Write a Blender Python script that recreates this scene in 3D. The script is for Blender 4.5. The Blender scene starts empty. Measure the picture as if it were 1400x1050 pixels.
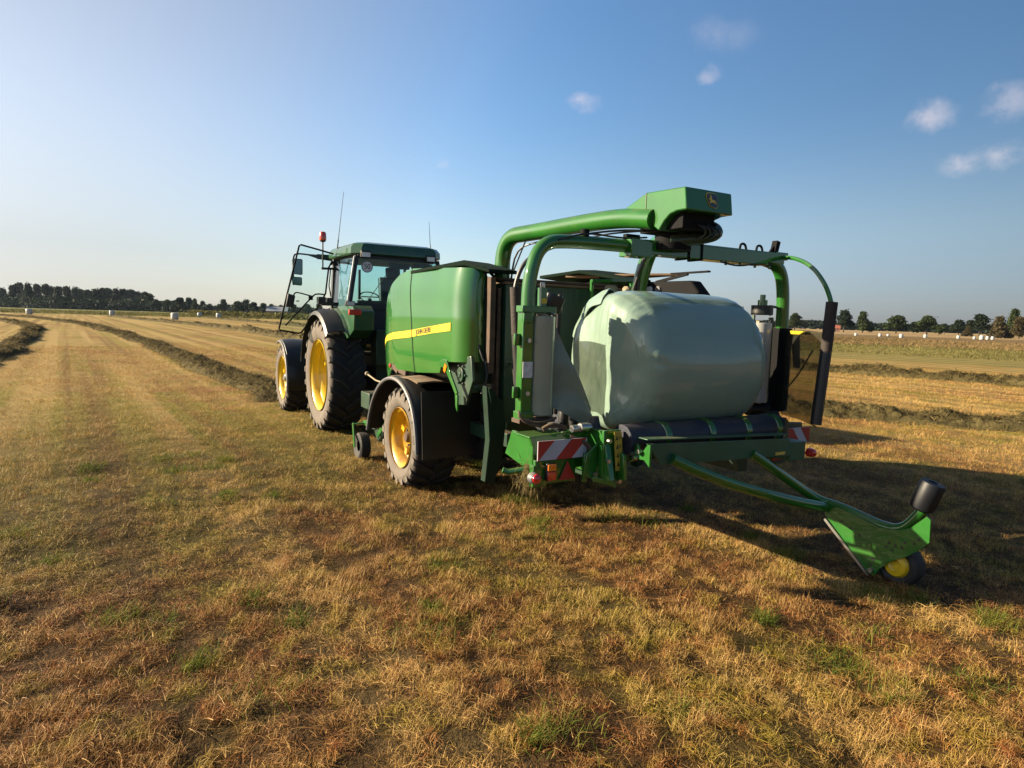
import bpy, bmesh, math, random
import numpy as np
from mathutils import Vector, Matrix, noise as mnoise
R_ = math.radians
PI = math.pi
random.seed(7)
rng = np.random.default_rng(7)
scn = bpy.context.scene
COL = scn.collection

# ------------------------------------------------------------------ helpers
class MB:
    """collects faces, links them as ONE mesh object"""
    def __init__(s):
        s.v = []; s.f = []; s.m = []
    def add(s, vs, fs, m=0):
        n = len(s.v)
        s.v += [tuple(p) for p in vs]
        for f in fs:
            s.f.append(tuple(i + n for i in f)); s.m.append(m)
        return s
    def box(s, c, d, rot=(0, 0, 0), m=0):
        M = Matrix.Translation(c) @ (Matrix.Rotation(rot[2], 4, 'Z') @ Matrix.Rotation(rot[1], 4, 'Y') @ Matrix.Rotation(rot[0], 4, 'X'))
        x, y, z = d[0] / 2, d[1] / 2, d[2] / 2
        vs = [M @ Vector(p) for p in ((-x, -y, -z), (x, -y, -z), (x, y, -z), (-x, y, -z), (-x, -y, z), (x, -y, z), (x, y, z), (-x, y, z))]
        return s.add(vs, [(0, 3, 2, 1), (4, 5, 6, 7), (0, 1, 5, 4), (1, 2, 6, 5), (2, 3, 7, 6), (3, 0, 4, 7)], m)
    def b2(s, lo, hi, m=0):
        return s.box([(lo[i] + hi[i]) / 2 for i in range(3)], [abs(hi[i] - lo[i]) for i in range(3)], m=m)
    def bar(s, p0, p1, w, h, m=0):
        p0 = Vector(p0); p1 = Vector(p1); d = (p1 - p0).normalized()
        up = Vector((0, 0, 1)) if abs(d.z) < .95 else Vector((0, 1, 0))
        a = d.cross(up).normalized(); b = a.cross(d)
        vs = []
        for p in (p0, p1):
            for i, j in ((-1, -1), (1, -1), (1, 1), (-1, 1)):
                vs.append(p + a * i * w / 2 + b * j * h / 2)
        return s.add(vs, [(0, 3, 2, 1), (4, 5, 6, 7), (0, 1, 5, 4), (1, 2, 6, 5), (2, 3, 7, 6), (3, 0, 4, 7)], m)
    def tube(s, pts, r, n=12, m=0, smooth=0, cap=True):
        P = [Vector(p) for p in pts]
        for _ in range(smooth):           # corner cutting
            Q = [P[0]]
            for i in range(len(P) - 1):
                a, b = P[i], P[i + 1]
                if i > 0: Q.append(a.lerp(b, .25))
                if i < len(P) - 2: Q.append(a.lerp(b, .75))
            Q.append(P[-1]); P = Q
        k = len(P); rr = r if isinstance(r, (list, tuple)) else [r] * k
        if len(rr) != k: rr = [rr[0] + (rr[-1] - rr[0]) * i / (k - 1) for i in range(k)]
        T = []
        for i in range(k):
            a = P[max(i - 1, 0)]; b = P[min(i + 1, k - 1)]
            T.append((b - a).normalized())
        ref = Vector((0, 0, 1)) if abs(T[0].z) < .9 else Vector((1, 0, 0))
        u = T[0].cross(ref).normalized(); vs = []
        for i in range(k):
            u = (u - T[i] * u.dot(T[i])).normalized(); w = T[i].cross(u)
            for j in range(n):
                a = 2 * PI * j / n
                vs.append(P[i] + (u * math.cos(a) + w * math.sin(a)) * rr[i])
        fs = []
        for i in range(k - 1):
            for j in range(n):
                fs.append((i * n + j, i * n + (j + 1) % n, (i + 1) * n + (j + 1) % n, (i + 1) * n + j))
        if cap:
            fs.append(tuple(reversed(range(n)))); fs.append(tuple(range((k - 1) * n, k * n)))
        return s.add(vs, fs, m)
    def cyl(s, p0, p1, r0, r1=None, n=20, m=0):
        return s.tube([p0, p1], [r0, r0 if r1 is None else r1], n, m)
    def lathe(s, prof, o, ax, n=48, m=None, closed=False):
        """prof: list of (r, t) or (r, t, mat)"""
        o = Vector(o); ax = Vector(ax).normalized()
        ref = Vector((0, 0, 1)) if abs(ax.z) < .9 else Vector((1, 0, 0))
        u = ax.cross(ref).normalized(); w = ax.cross(u); vs = []
        for p in prof:
            for j in range(n):
                a = 2 * PI * j / n
                vs.append(o + ax * p[1] + (u * math.cos(a) + w * math.sin(a)) * max(p[0], 1e-4))
        k = len(prof); base = len(s.v)
        s.v += [tuple(p) for p in vs]
        for i in range(k if closed else k - 1):
            i2 = (i + 1) % k
            mm = m if m is not None else (prof[i][2] if len(prof[i]) > 2 else 0)
            for j in range(n):
                s.f.append((base + i * n + j, base + i * n + (j + 1) % n, base + i2 * n + (j + 1) % n, base + i2 * n + j)); s.m.append(mm)
        return s
    def prism(s, poly, o, u, v, d, m=0):
        """polygon (x,y) in plane o,u,v, extruded by vector d"""
        o = Vector(o); u = Vector(u); v = Vector(v); d = Vector(d); n = len(poly)
        a = [o + u * x + v * y for x, y in poly]
        vs = a + [p + d for p in a]
        fs = [tuple(range(n)), tuple(reversed(range(n, 2 * n)))]
        for i in range(n):
            fs.append((i, n + i, n + (i + 1) % n, (i + 1) % n))
        return s.add(vs, fs, m)
    def grid(s, rows, m=0):
        n = len(rows[0]); vs = [p for r in rows for p in r]; fs = []
        for i in range(len(rows) - 1):
            for j in range(n - 1):
                fs.append((i * n + j, i * n + j + 1, (i + 1) * n + j + 1, (i + 1) * n + j))
        return s.add(vs, fs, m)
    def build(s, name, mats, parent=None, bevel=0., angle=35, solid=0., fix=True):
        me = bpy.data.meshes.new(name)
        me.from_pydata(s.v, [], s.f); me.update()
        if not isinstance(mats, (list, tuple)): mats = [mats]
        for x in mats: me.materials.append(x)
        me.polygons.foreach_set('material_index', s.m)
        if fix:
            bm = bmesh.new(); bm.from_mesh(me); bmesh.ops.recalc_face_normals(bm, faces=bm.faces); bm.to_mesh(me); bm.free()
        me.polygons.foreach_set('use_smooth', [True] * len(me.polygons))
        me.set_sharp_from_angle(angle=R_(angle))
        o = bpy.data.objects.new(name, me); COL.objects.link(o)
        if parent: o.parent = parent
        if solid:
            x = o.modifiers.new('solid', 'SOLIDIFY'); x.thickness = solid; x.offset = 0; y = o.modifiers.new('split', 'EDGE_SPLIT'); y.split_angle = R_(45)
        if bevel:
            x = o.modifiers.new('bevel', 'BEVEL'); x.width = bevel; x.segments = 2; x.limit_method = 'ANGLE'; x.angle_limit = R_(40); x.harden_normals = False
        return o

def each(mb, name, mats, parent=None, **k):
    """every loose piece of mb becomes an object of its own"""
    par = list(range(len(mb.v)))
    def find(i):
        while par[i] != i: par[i] = par[par[i]]; i = par[i]
        return i
    for f in mb.f:
        for i in f[1:]: par[find(i)] = find(f[0])
    gr = {}
    for f, m in zip(mb.f, mb.m): gr.setdefault(find(f[0]), []).append((f, m))
    out = []
    for fs in gr.values():
        q = type(mb)(); ids = {}
        for f, m in fs:
            for i in f:
                if i not in ids: ids[i] = len(q.v); q.v.append(mb.v[i])
            q.f.append(tuple(ids[i] for i in f)); q.m.append(m)
        out.append(q.build(name, mats, parent, **k))
    return out
def tag(o, label, cat, group=None, kind=None):
    if label: o['label'] = label
    if cat: o['category'] = cat
    if group: o['group'] = group
    if kind: o['kind'] = kind
    return o
def thing(name, label, cat, loc=(0, 0, 0), rz=0, group=None):
    o = bpy.data.objects.new(name, None); o.empty_display_size = .3; COL.objects.link(o)
    o.location = loc; o.rotation_euler = (0, 0, rz)
    return tag(o, label, cat, group)
def copy_tree(o, parent=None):
    c = o.copy(); COL.objects.link(c)
    if parent: c.parent = parent
    for ch in list(o.children): copy_tree(ch, c)
    return c
def text_mesh(body, size, name, mat, parent, M, extr=.001, squeeze=1.0):
    cu = bpy.data.curves.new('t', 'FONT'); cu.body = body; cu.size = size; cu.extrude = extr
    cu.align_x = 'CENTER'; cu.align_y = 'CENTER'
    o = bpy.data.objects.new('t', cu); COL.objects.link(o)
    dg = bpy.context.evaluated_depsgraph_get()
    me = bpy.data.meshes.new_from_object(o.evaluated_get(dg))
    bpy.data.objects.remove(o)
    me.transform(Matrix.Diagonal((squeeze, 1, 1, 1))); me.transform(M)
    me.materials.clear(); me.materials.append(mat)
    t = bpy.data.objects.new(name, me); COL.objects.link(t); t.parent = parent
    return t
def frame(o, u, v):
    """matrix with x axis u, y axis v, origin o"""
    u = Vector(u).normalized(); v = Vector(v).normalized(); w = u.cross(v)
    M = Matrix.Identity(4)
    for i in range(3):
        M[i][0] = u[i]; M[i][1] = v[i]; M[i][2] = w[i]; M[i][3] = o[i]
    return M

# ------------------------------------------------------------------ materials
class NT:
    def __init__(s, m):
        m.use_nodes = True; s.t = m.node_tree; s.t.nodes.clear()
    def n(s, typ, **k):
        x = s.t.nodes.new(typ)
        for a, b in k.items():
            if a.startswith('i_'):
                key = a[2:]; key = int(key) if key.isdigit() else key.replace('_', ' ')
                x.inputs[key].default_value = b
            else: setattr(x, a, b)
        return x
    def l(s, a, b): s.t.links.new(a, b)
    def math(s, op, a, b=None, c=None, clamp=False):
        x = s.n('ShaderNodeMath', operation=op, use_clamp=clamp)
        for i, q in enumerate((a, b, c)):
            if q is None: continue
            if hasattr(q, 'links'): s.l(q, x.inputs[i])
            else: x.inputs[i].default_value = q
        return x.outputs[0]
    def mix(s, f, a, b, blend='MIX'):
        x = s.n('ShaderNodeMix', data_type='RGBA', blend_type=blend)
        for i, q in ((0, f), (6, a), (7, b)):
            if hasattr(q, 'links'): s.l(q, x.inputs[i])
            elif i == 0: x.inputs[0].default_value = q
            else: x.inputs[i].default_value = (*q, 1) if len(q) == 3 else q
        return x.outputs[2]
    def ramp(s, f, lo, hi):
        x = s.n('ShaderNodeMapRange', interpolation_type='SMOOTHSTEP'); s.l(f, x.inputs[0])
        x.inputs[1].default_value = lo; x.inputs[2].default_value = hi
        return x.outputs[0]
    def noise(s, vec, scale, detail=3, rough=.55, out=0):
        x = s.n('ShaderNodeTexNoise'); x.inputs['Scale'].default_value = scale; x.inputs['Detail'].default_value = detail
        x.inputs['Roughness'].default_value = rough
        if vec is not None: s.l(vec, x.inputs['Vector'])
        return x.outputs[out]

ALB = .77        # all base colours are kept a little low: the photograph is exposed for the shaded side
def mat(name, col, rough=.5, metal=0., coat=0., var=.15, vscale=6., dust=0., dustcol=(.30, .22, .13), bump=0., bscale=40., spec=.5, trans=0., sheen=0.):
    col = tuple(x * ALB for x in col); dustcol = tuple(x * ALB for x in dustcol)
    m = bpy.data.materials.new(name); t = NT(m)
    out = t.n('ShaderNodeOutputMaterial'); b = t.n('ShaderNodeBsdfPrincipled'); t.l(b.outputs[0], out.inputs[0])
    g = t.n('ShaderNodeNewGeometry'); tc = t.n('ShaderNodeTexCoord'); P = tc.outputs['Object']
    n1 = t.noise(P, vscale, 4)
    c = t.mix(t.ramp(n1, .3, .7), tuple(x * (1 - var) for x in col), tuple(min(1, x * (1 + var)) for x in col))
    rg = t.math('MULTIPLY_ADD', n1, .25, rough - .12)
    if dust:
        sx = t.n('ShaderNodeSeparateXYZ'); t.l(g.outputs['Normal'], sx.inputs[0])
        up = t.ramp(sx.outputs[2], .25, .95)
        n2 = t.noise(P, 3.3, 6, .7)
        n3 = t.noise(P, 26., 3, .6)
        k = t.math('MULTIPLY', up, t.ramp(n2, .3, .6))
        k2 = t.math('MULTIPLY', t.ramp(n2, .48, .78), .45)
        k3 = t.math('MULTIPLY', t.ramp(n3, .60, .75), .22)
        k = t.math('MULTIPLY', t.math('ADD', t.math('ADD', k, k2), k3), dust, clamp=True)
        c = t.mix(k, c, dustcol)
        rg = t.math('ADD', rg, t.math('MULTIPLY', k, .55), clamp=True)
    t.l(c, b.inputs['Base Color']); t.l(rg, b.inputs['Roughness'])
    b.inputs['Metallic'].default_value = metal; b.inputs['Coat Weight'].default_value = coat; b.inputs['Coat Roughness'].default_value = .04; b.inputs['Coat IOR'].default_value = 1.68
    b.inputs['Specular IOR Level'].default_value = spec
    if bump:
        bp = t.n('ShaderNodeBump'); bp.inputs['Strength'].default_value = bump; bp.inputs['Distance'].default_value = .02
        t.l(t.noise(P, bscale, 5, .6), bp.inputs['Height']); t.l(bp.outputs[0], b.inputs['Normal'])
    if trans:
        tr = t.n('ShaderNodeBsdfTranslucent'); t.l(c, tr.inputs[0]); mx = t.n('ShaderNodeMixShader'); mx.inputs[0].default_value = trans
        t.l(b.outputs[0], mx.inputs[1]); t.l(tr.outputs[0], mx.inputs[2]); t.l(mx.outputs[0], out.inputs[0])
    return m
def glass(name, tint, gloss=.08, rough=.02):
    m = bpy.data.materials.new(name); t = NT(m)
    out = t.n('ShaderNodeOutputMaterial'); a = t.n('ShaderNodeBsdfTransparent'); a.inputs[0].default_value = (*tint, 1)
    g = t.n('ShaderNodeBsdfGlossy'); g.inputs['Roughness'].default_value = rough
    fr = t.n('ShaderNodeFresnel'); fr.inputs[0].default_value = 1.45
    mx = t.n('ShaderNodeMixShader'); t.l(t.math('ADD', t.math('MULTIPLY', fr.outputs[0], .35), gloss * .3, clamp=True), mx.inputs[0])
    t.l(a.outputs[0], mx.inputs[1]); t.l(g.outputs[0], mx.inputs[2]); t.l(mx.outputs[0], out.inputs[0])
    return m

GREEN = mat('green_paint', (.013, .125, .010), .5, spec=.12, coat=1., var=.08, vscale=2.2, dust=.07, dustcol=(.20, .15, .08))
GREENF = mat('green_frame_paint', (.016, .125, .013), .5, spec=.12, coat=.8, var=.12, vscale=4, dust=.24, dustcol=(.18, .13, .07))
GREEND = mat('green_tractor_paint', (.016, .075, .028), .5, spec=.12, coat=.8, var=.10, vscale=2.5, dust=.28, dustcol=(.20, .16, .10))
GREENSH = mat('shade_darkened_green_paint', (.008, .040, .020), .42, coat=.1, var=.15, vscale=2.5, dust=.5, dustcol=(.14, .085, .05))  # dark green of tailgate and low parts, deepened to stand in for shade
YELL = mat('yellow_rim_paint', (.62, .43, .010), .32, coat=.25, var=.06, dust=.22, dustcol=(.25, .15, .05))
ORANGEY = mat('worn_yellow_rim_paint', (.60, .345, .006), .34, coat=.2, var=.12, vscale=9, dust=.55, dustcol=(.20, .09, .03))
DECAL = mat('yellow_decal', (.62, .47, .02), .35, var=.04)
BLACK = mat('black_plastic', (.008, .008, .009), .45, var=.2, dust=.03)
RUBBER = mat('black_rubber', (.012, .012, .013), .72, var=.25, dust=.18, bump=.3, bscale=60)
SIDEW = mat('dusty_tyre_sidewall', (.125, .104, .085), .9, var=.18, vscale=7, dust=.25, dustcol=(.16, .125, .095), bump=.25, bscale=30)
TREAD = mat('tyre_tread_rubber', (.012, .012, .012), .85, var=.3, dust=.12, bump=.4, bscale=50)
GREYE = mat('grey_fender_edge', (.10, .10, .11), .45, var=.1, dust=.3)
STEEL = mat('bare_steel', (.55, .54, .52), .32, metal=1., var=.1, dust=.15)
RUST = mat('rusty_dusty_metal', (.07, .042, .026), .85, var=.35, vscale=12, dust=.4)
REDM = mat('red_reflective', (.34, .010, .010), .4, var=.06, dust=.15)
WHITEM = mat('white_reflective', (.40, .42, .48), .45, var=.05, dust=.15)
REDL = mat('red_lamp_lens', (.62, .02, .015), .12, coat=.6, var=.05)
ORAL = mat('orange_lamp_lens', (.85, .22, .01), .12, coat=.6, var=.05)
WHL = mat('clear_lamp_lens', (.70, .70, .68), .15, coat=.6, var=.05)
BLUEB = mat('dark_blue_belt', (.008, .013, .028), .55, var=.25, vscale=14, dust=.18, bump=.2)
FILMROLL = mat('film_roll_plastic', (.24, .275, .215), .4, spec=.2, coat=.6, var=.04, vscale=2)
DIRTYW = mat('printed_sticker', (.55, .56, .55), .5, var=.15, vscale=25)
CREAM = mat('dusty_canister', (.25, .21, .13), .7, var=.15, dust=.5)
MATTE = mat('matte_black_steel', (.008, .008, .009), .85, var=.2, spec=.15)
CABIN = mat('dark_cab_trim', (.010, .014, .020), .6, var=.2)
GLASS = glass('tinted_cab_glass', (.80, .93, .94), .05)
GLASSD = glass('clear_door_glass', (.90, .97, .98), .05)
BROWN = mat('dusty_brown_cover', (.13, .08, .042), .85, var=.2, dust=.6)
LETTER = mat('black_lettering', (.02, .018, .012), .5, var=.05)
NAVY = mat('black_badge', (.012, .014, .018), .3, coat=.4, var=.05)
GOLD = mat('yellow_badge_ink', (.70, .50, .05), .4, var=.05)

def film_mat():
    m = bpy.data.materials.new('stretch_film'); t = NT(m)
    out = t.n('ShaderNodeOutputMaterial'); b = t.n('ShaderNodeBsdfPrincipled')
    P = t.n('ShaderNodeTexCoord').outputs['Object']
    mp = t.n('ShaderNodeMapping'); t.l(P, mp.inputs[0]); mp.inputs['Scale'].default_value = (1.2, 6, 1.0)
    n1 = t.noise(mp.outputs[0], 2.0, 5, .6); n2 = t.noise(P, 1.4, 3)
    c = t.mix(n2, (.152, .230, .186), (.188, .254, .204))
    c = t.mix(t.math('MULTIPLY', t.ramp(n1, .45, .8), .35), c, (.255, .285, .225))
    t.l(c, b.inputs['Base Color'])
    t.l(t.math('MULTIPLY_ADD', n1, .2, .32), b.inputs['Roughness'])
    b.inputs['Coat Weight'].default_value = .8; b.inputs['Coat Roughness'].default_value = .06; b.inputs['Specular IOR Level'].default_value = .15
    bp = t.n('ShaderNodeBump'); bp.inputs['Strength'].default_value = .30; bp.inputs['Distance'].default_value = .02
    mp2 = t.n('ShaderNodeMapping'); t.l(P, mp2.inputs[0]); mp2.inputs['Scale'].default_value = (1.5, 14, 2.2); mp2.inputs['Rotation'].default_value = (R_(18), 0, 0)
    t.l(t.noise(mp2.outputs[0], 2.2, 6, .6), bp.inputs['Height']); t.l(bp.outputs[0], b.inputs['Normal'])
    t.l(b.outputs[0], out.inputs[0])
    return m
FILM = film_mat()
def sheer(name, col, alpha, rough=.25, tint=None):
    m = bpy.data.materials.new(name); t = NT(m)
    out = t.n('ShaderNodeOutputMaterial'); b = t.n('ShaderNodeBsdfPrincipled'); b.inputs['Base Color'].default_value = (*col, 1); b.inputs['Roughness'].default_value = rough
    tl = t.n('ShaderNodeBsdfTranslucent'); tl.inputs[0].default_value = (*col, 1)
    tr = t.n('ShaderNodeBsdfTransparent'); tr.inputs[0].default_value = (*(tint or [min(1, c * 1.6 + .1) for c in col]), 1)
    m1 = t.n('ShaderNodeMixShader'); m1.inputs[0].default_value = .35; t.l(b.outputs[0], m1.inputs[1]); t.l(tl.outputs[0], m1.inputs[2])
    P = t.n('ShaderNodeTexCoord').outputs['Object']
    m2 = t.n('ShaderNodeMixShader'); t.l(t.math('MULTIPLY_ADD', t.noise(P, 9, 4), .3, alpha - .15, clamp=True), m2.inputs[0]); t.l(tr.outputs[0], m2.inputs[1]); t.l(m1.outputs[0], m2.inputs[2]); t.l(m2.outputs[0], out.inputs[0])
    return m
SHEER = sheer('sheer_film', (.25, .29, .24), .86)
GUARD = sheer('smoky_guard', (.040, .040, .030), .42, .5, (.84, .83, .76))

# ------------------------------------------------------------------ field colour shared by soil and stubble
def field_color(t, far=False):
    g = t.n('ShaderNodeNewGeometry'); P = g.outputs['Position']
    rot = t.n('ShaderNodeVectorRotate', rotation_type='Z_AXIS'); t.l(P, rot.inputs[0]); rot.inputs['Angle'].default_value = R_(-34)
    st = t.n('ShaderNodeMapping'); t.l(rot.outputs[0], st.inputs[0]); st.inputs['Scale'].default_value = (1.0, .10, 1.0)
    streak = t.noise(st.outputs[0], .55, 5, .6)
    big = t.noise(P, .22, 4, .6)
    mid = t.noise(P, 1.3, 4, .6)
    sx = t.n('ShaderNodeSeparateXYZ'); t.l(P, sx.inputs[0])
    X, Y = sx.outputs[0], sx.outputs[1]
    near = t.ramp(Y, 13., 4.)                      # brown foreground, with shadows among the blades put into the colour
    tan = t.mix(t.ramp(mid, .3, .7), (.46, .325, .115), (.37, .245, .080))
    brown = t.mix(t.ramp(mid, .35, .65), (.270, .130, .044), (.35, .185, .062))
    c = t.mix(t.math('MULTIPLY', t.ramp(t.math('ADD', big, t.math('MULTIPLY', near, .17)), .46, .66), .9), tan, brown)
    gcol = t.mix(mid, (.215, .225, .030), (.34, .285, .05))
    left = t.math('MULTIPLY', t.ramp(X, -1.2, -3.6), t.math('MULTIPLY', t.ramp(Y, 17., 9.), t.ramp(Y, 3.5, 6.)))
    gk = t.ramp(t.math('ADD', t.math('ADD', t.math('MULTIPLY', streak, .6), t.math('MULTIPLY', mid, .4)), t.math('MULTIPLY', left, .21)), .47, .60)
    c = t.mix(t.math('MULTIPLY', gk, .85), c, gcol)
    n4 = t.noise(P, .8, 3, .5)
    c = t.mix(t.math('MULTIPLY', t.ramp(n4, .56, .70), .65), c, (.13, .175, .018))
    trk = t.n('ShaderNodeMapping'); t.l(rot.outputs[0], trk.inputs[0]); trk.inputs['Scale'].default_value = (1.0, .012, 1.0)
    tk = t.noise(trk.outputs[0], 1.15, 2, .5)
    c = t.mix(t.math('MULTIPLY', t.ramp(tk, .50, .62), .75), c, (.52, .37, .14))
    c = t.mix(t.math('MULTIPLY', t.ramp(tk, .47, .36), .65), c, (.20, .11, .038))
    return c, P, X, Y

def ground_mat():
    m = bpy.data.materials.new('field_soil'); t = NT(m)
    out = t.n('ShaderNodeOutputMaterial'); b = t.n('ShaderNodeBsdfPrincipled'); t.l(b.outputs[0], out.inputs[0])
    c, P, X, Y = field_color(t)
    # distance from the origin decides between soil darkened as shade under the blades and plain far field
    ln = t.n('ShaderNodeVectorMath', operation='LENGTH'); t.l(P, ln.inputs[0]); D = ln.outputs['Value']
    fine = t.noise(P, 38., 4, .7)
    fine2 = t.noise(P, 9., 5, .7)
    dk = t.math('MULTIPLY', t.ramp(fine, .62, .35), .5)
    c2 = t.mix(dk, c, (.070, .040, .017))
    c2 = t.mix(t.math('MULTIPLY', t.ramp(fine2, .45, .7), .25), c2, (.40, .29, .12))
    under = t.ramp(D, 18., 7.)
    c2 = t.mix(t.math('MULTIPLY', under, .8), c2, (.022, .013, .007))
    # the grassland and maize-stubble belts beyond the mown rows
    lx = t.math('MULTIPLY_ADD', X, .62, t.math('MULTIPLY', Y, .78))     # along the right-hand margin normal
    right = t.ramp(X, 2., 14.)
    n6 = t.noise(P, .5, 5, .65)
    wob = t.math('MULTIPLY_ADD', n6, 3., lx)
    belt = t.math('MULTIPLY', right, t.ramp(wob, 48.0, 50.5))
    bcol = t.mix(t.ramp(n6, .35, .65), (.22, .175, .06), (.15, .135, .045))
    st = t.n('ShaderNodeTexWave', wave_type='BANDS', bands_direction='X'); cm = t.n('ShaderNodeCombineXYZ'); t.l(lx, cm.inputs[0]); t.l(cm.outputs[0], st.inputs[0])
    st.inputs['Scale'].default_value = .11; st.inputs['Distortion'].default_value = .6
    bcol = t.mix(t.math('MULTIPLY', t.ramp(st.outputs[1], .82, .98), .9), bcol, (.40, .32, .09))
    c2 = t.mix(belt, c2, bcol)
    belt2 = t.math('MULTIPLY', right, t.ramp(wob, 88.0, 100.))
    c2 = t.mix(belt2, c2, t.mix(t.ramp(n6, .35, .65), (.20, .12, .055), (.15, .115, .048)))
    belt3 = t.math('MULTIPLY', right, t.ramp(wob, 215., 245.))
    c2 = t.mix(belt3, c2, (.33, .23, .11))
    lefty = t.math('MULTIPLY', t.ramp(X, 0., -20.), t.ramp(t.math('MULTIPLY_ADD', X, -.25, t.math('ADD', Y, t.math('MULTIPLY', n6, 8.))), 196., 200.))
    c2 = t.mix(lefty, c2, t.mix(t.ramp(n6, .35, .65), (.13, .14, .036), (.17, .155, .045)))
    c2 = t.mix(1., c2, (ALB, ALB, ALB), 'MULTIPLY')
    t.l(c2, b.inputs['Base Color']); b.inputs['Roughness'].default_value = .95; b.inputs['Specular IOR Level'].default_value = .1
    bp = t.n('ShaderNodeBump'); bp.inputs['Strength'].default_value = .9; bp.inputs['Distance'].default_value = .07
    t.l(t.math('ADD', fine2, t.math('MULTIPLY', fine, .5)), bp.inputs['Height']); t.l(bp.outputs[0], b.inputs['Normal'])
    return m
def blade_mat():
    m = bpy.data.materials.new('stubble_blades'); t = NT(m)
    out = t.n('ShaderNodeOutputMaterial'); b = t.n('ShaderNodeBsdfPrincipled'); tl = t.n('ShaderNodeBsdfTranslucent'); mx = t.n('ShaderNodeMixShader'); mx.inputs[0].default_value = .16
    c, P, X, Y = field_color(t)
    a = t.n('ShaderNodeAttribute', attribute_name='tone'); k = a.outputs['Fac']
    c = t.mix(t.math('MULTIPLY', t.ramp(t.noise(P, 3.2, 3, .6), .50, .64), .65), c, (.34, .30, .030))
    c = t.mix(t.math('MULTIPLY', t.ramp(t.noise(P, 4.7, 3, .6), .53, .66), .6), c, (.34, .11, .035))
    c = t.mix(t.math('MULTIPLY', t.ramp(k, .66, 1.0), .75), c, (.60, .45, .20))
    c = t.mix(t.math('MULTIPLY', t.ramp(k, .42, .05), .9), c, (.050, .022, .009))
    c = t.mix(1., c, (ALB * 1.16, ALB * 1.01, ALB * .82), 'MULTIPLY')
    t.l(c, b.inputs['Base Color']); t.l(c, tl.inputs[0]); b.inputs['Roughness'].default_value = .6; b.inputs['Specular IOR Level'].default_value = .25
    t.l(b.outputs[0], mx.inputs[1]); t.l(tl.outputs[0], mx.inputs[2]); t.l(mx.outputs[0], out.inputs[0])
    return m
def tone_mat(name, c0, c1, c2, trans=.25):
    c0, c1, c2 = [tuple(x * ALB for x in c) for c in (c0, c1, c2)]
    m = bpy.data.materials.new(name); t = NT(m)
    out = t.n('ShaderNodeOutputMaterial'); b = t.n('ShaderNodeBsdfPrincipled'); tl = t.n('ShaderNodeBsdfTranslucent'); mx = t.n('ShaderNodeMixShader'); mx.inputs[0].default_value = trans
    a = t.n('ShaderNodeAttribute', attribute_name='tone'); k = a.outputs['Fac']
    P = t.n('ShaderNodeNewGeometry').outputs['Position']
    n = t.noise(P, 1.1, 4, .6)
    c = t.mix(t.ramp(k, .0, .55), c0, c1); c = t.mix(t.ramp(t.math('ADD', k, t.math('MULTIPLY', n, .3)), .75, 1.25), c, c2)
    t.l(c, b.inputs['Base Color']); t.l(c, tl.inputs[0]); b.inputs['Roughness'].default_value = .75; b.inputs['Specular IOR Level'].default_value = .15
    t.l(b.outputs[0], mx.inputs[1]); t.l(tl.outputs[0], mx.inputs[2]); t.l(mx.outputs[0], out.inputs[0])
    return m
HAY = tone_mat('cut_hay', (.058, .046, .018), (.165, .128, .050), (.38, .28, .12), .25)
HAYCORE = mat('hay_core', (.085, .068, .028), .95, var=.4, vscale=5, bump=.9, bscale=18, spec=.1)
WEED = tone_mat('tall_dry_grass', (.15, .11, .045), (.25, .175, .075), (.36, .24, .12), .25)
VERGE = tone_mat('green_verge_grass', (.10, .095, .028), (.18, .165, .05), (.28, .23, .08), .25)
LEAF1 = tone_mat('leaf_dark_green', (.008, .016, .010), (.018, .030, .012), (.040, .052, .018), .2)
LEAF2 = tone_mat('leaf_mid_green', (.018, .030, .010), (.038, .056, .017), (.075, .083, .028), .2)
LEAF3 = tone_mat('leaf_bronze', (.040, .035, .016), (.080, .064, .029), (.13, .095, .048), .2)
BARK = mat('bark', (.06, .045, .032), .9, var=.3, vscale=3)

# ------------------------------------------------------------------ numpy ribbons
def ribbons(name, pts, tone, m, label=None, cat=None, kind=None, group=None, parent=None):
    """pts: (N,K,2,3) left and right edge at each of K stations"""
    N, K = pts.shape[:2]
    v = pts.reshape(-1, 3); nv = len(v)
    base = (np.arange(N) * K * 2)[:, None, None]
    k = np.arange(K - 1)[None, :, None] * 2
    q = (base + k + np.array([0, 1, 3, 2])[None, None, :]).reshape(-1, 4)
    me = bpy.data.meshes.new(name)
    me.vertices.add(nv); me.vertices.foreach_set('co', v.ravel().astype(np.float32))
    nf = len(q); me.loops.add(nf * 4); me.loops.foreach_set('vertex_index', q.ravel().astype(np.int32))
    me.polygons.add(nf); me.polygons.foreach_set('loop_start', (np.arange(nf) * 4).astype(np.int32))
    me.update(calc_edges=True)
    at = me.attributes.new('tone', 'FLOAT', 'POINT'); at.data.foreach_set('value', np.repeat(tone, K * 2).astype(np.float32))
    me.materials.append(m)
    o = bpy.data.objects.new(name, me); COL.objects.link(o)
    if parent: o.parent = parent
    return tag(o, label, cat, group, kind)
_perm = rng.random((256, 256))
def vnoise(x, y):
    xi = np.floor(x).astype(int); yi = np.floor(y).astype(int); fx = x - xi; fy = y - yi
    fx = fx * fx * (3 - 2 * fx); fy = fy * fy * (3 - 2 * fy)
    a = _perm[xi % 256, yi % 256]; b = _perm[(xi + 1) % 256, yi % 256]; c = _perm[xi % 256, (yi + 1) % 256]; d = _perm[(xi + 1) % 256, (yi + 1) % 256]
    return (a * (1 - fx) + b * fx) * (1 - fy) + (c * (1 - fx) + d * fx) * fy
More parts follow.
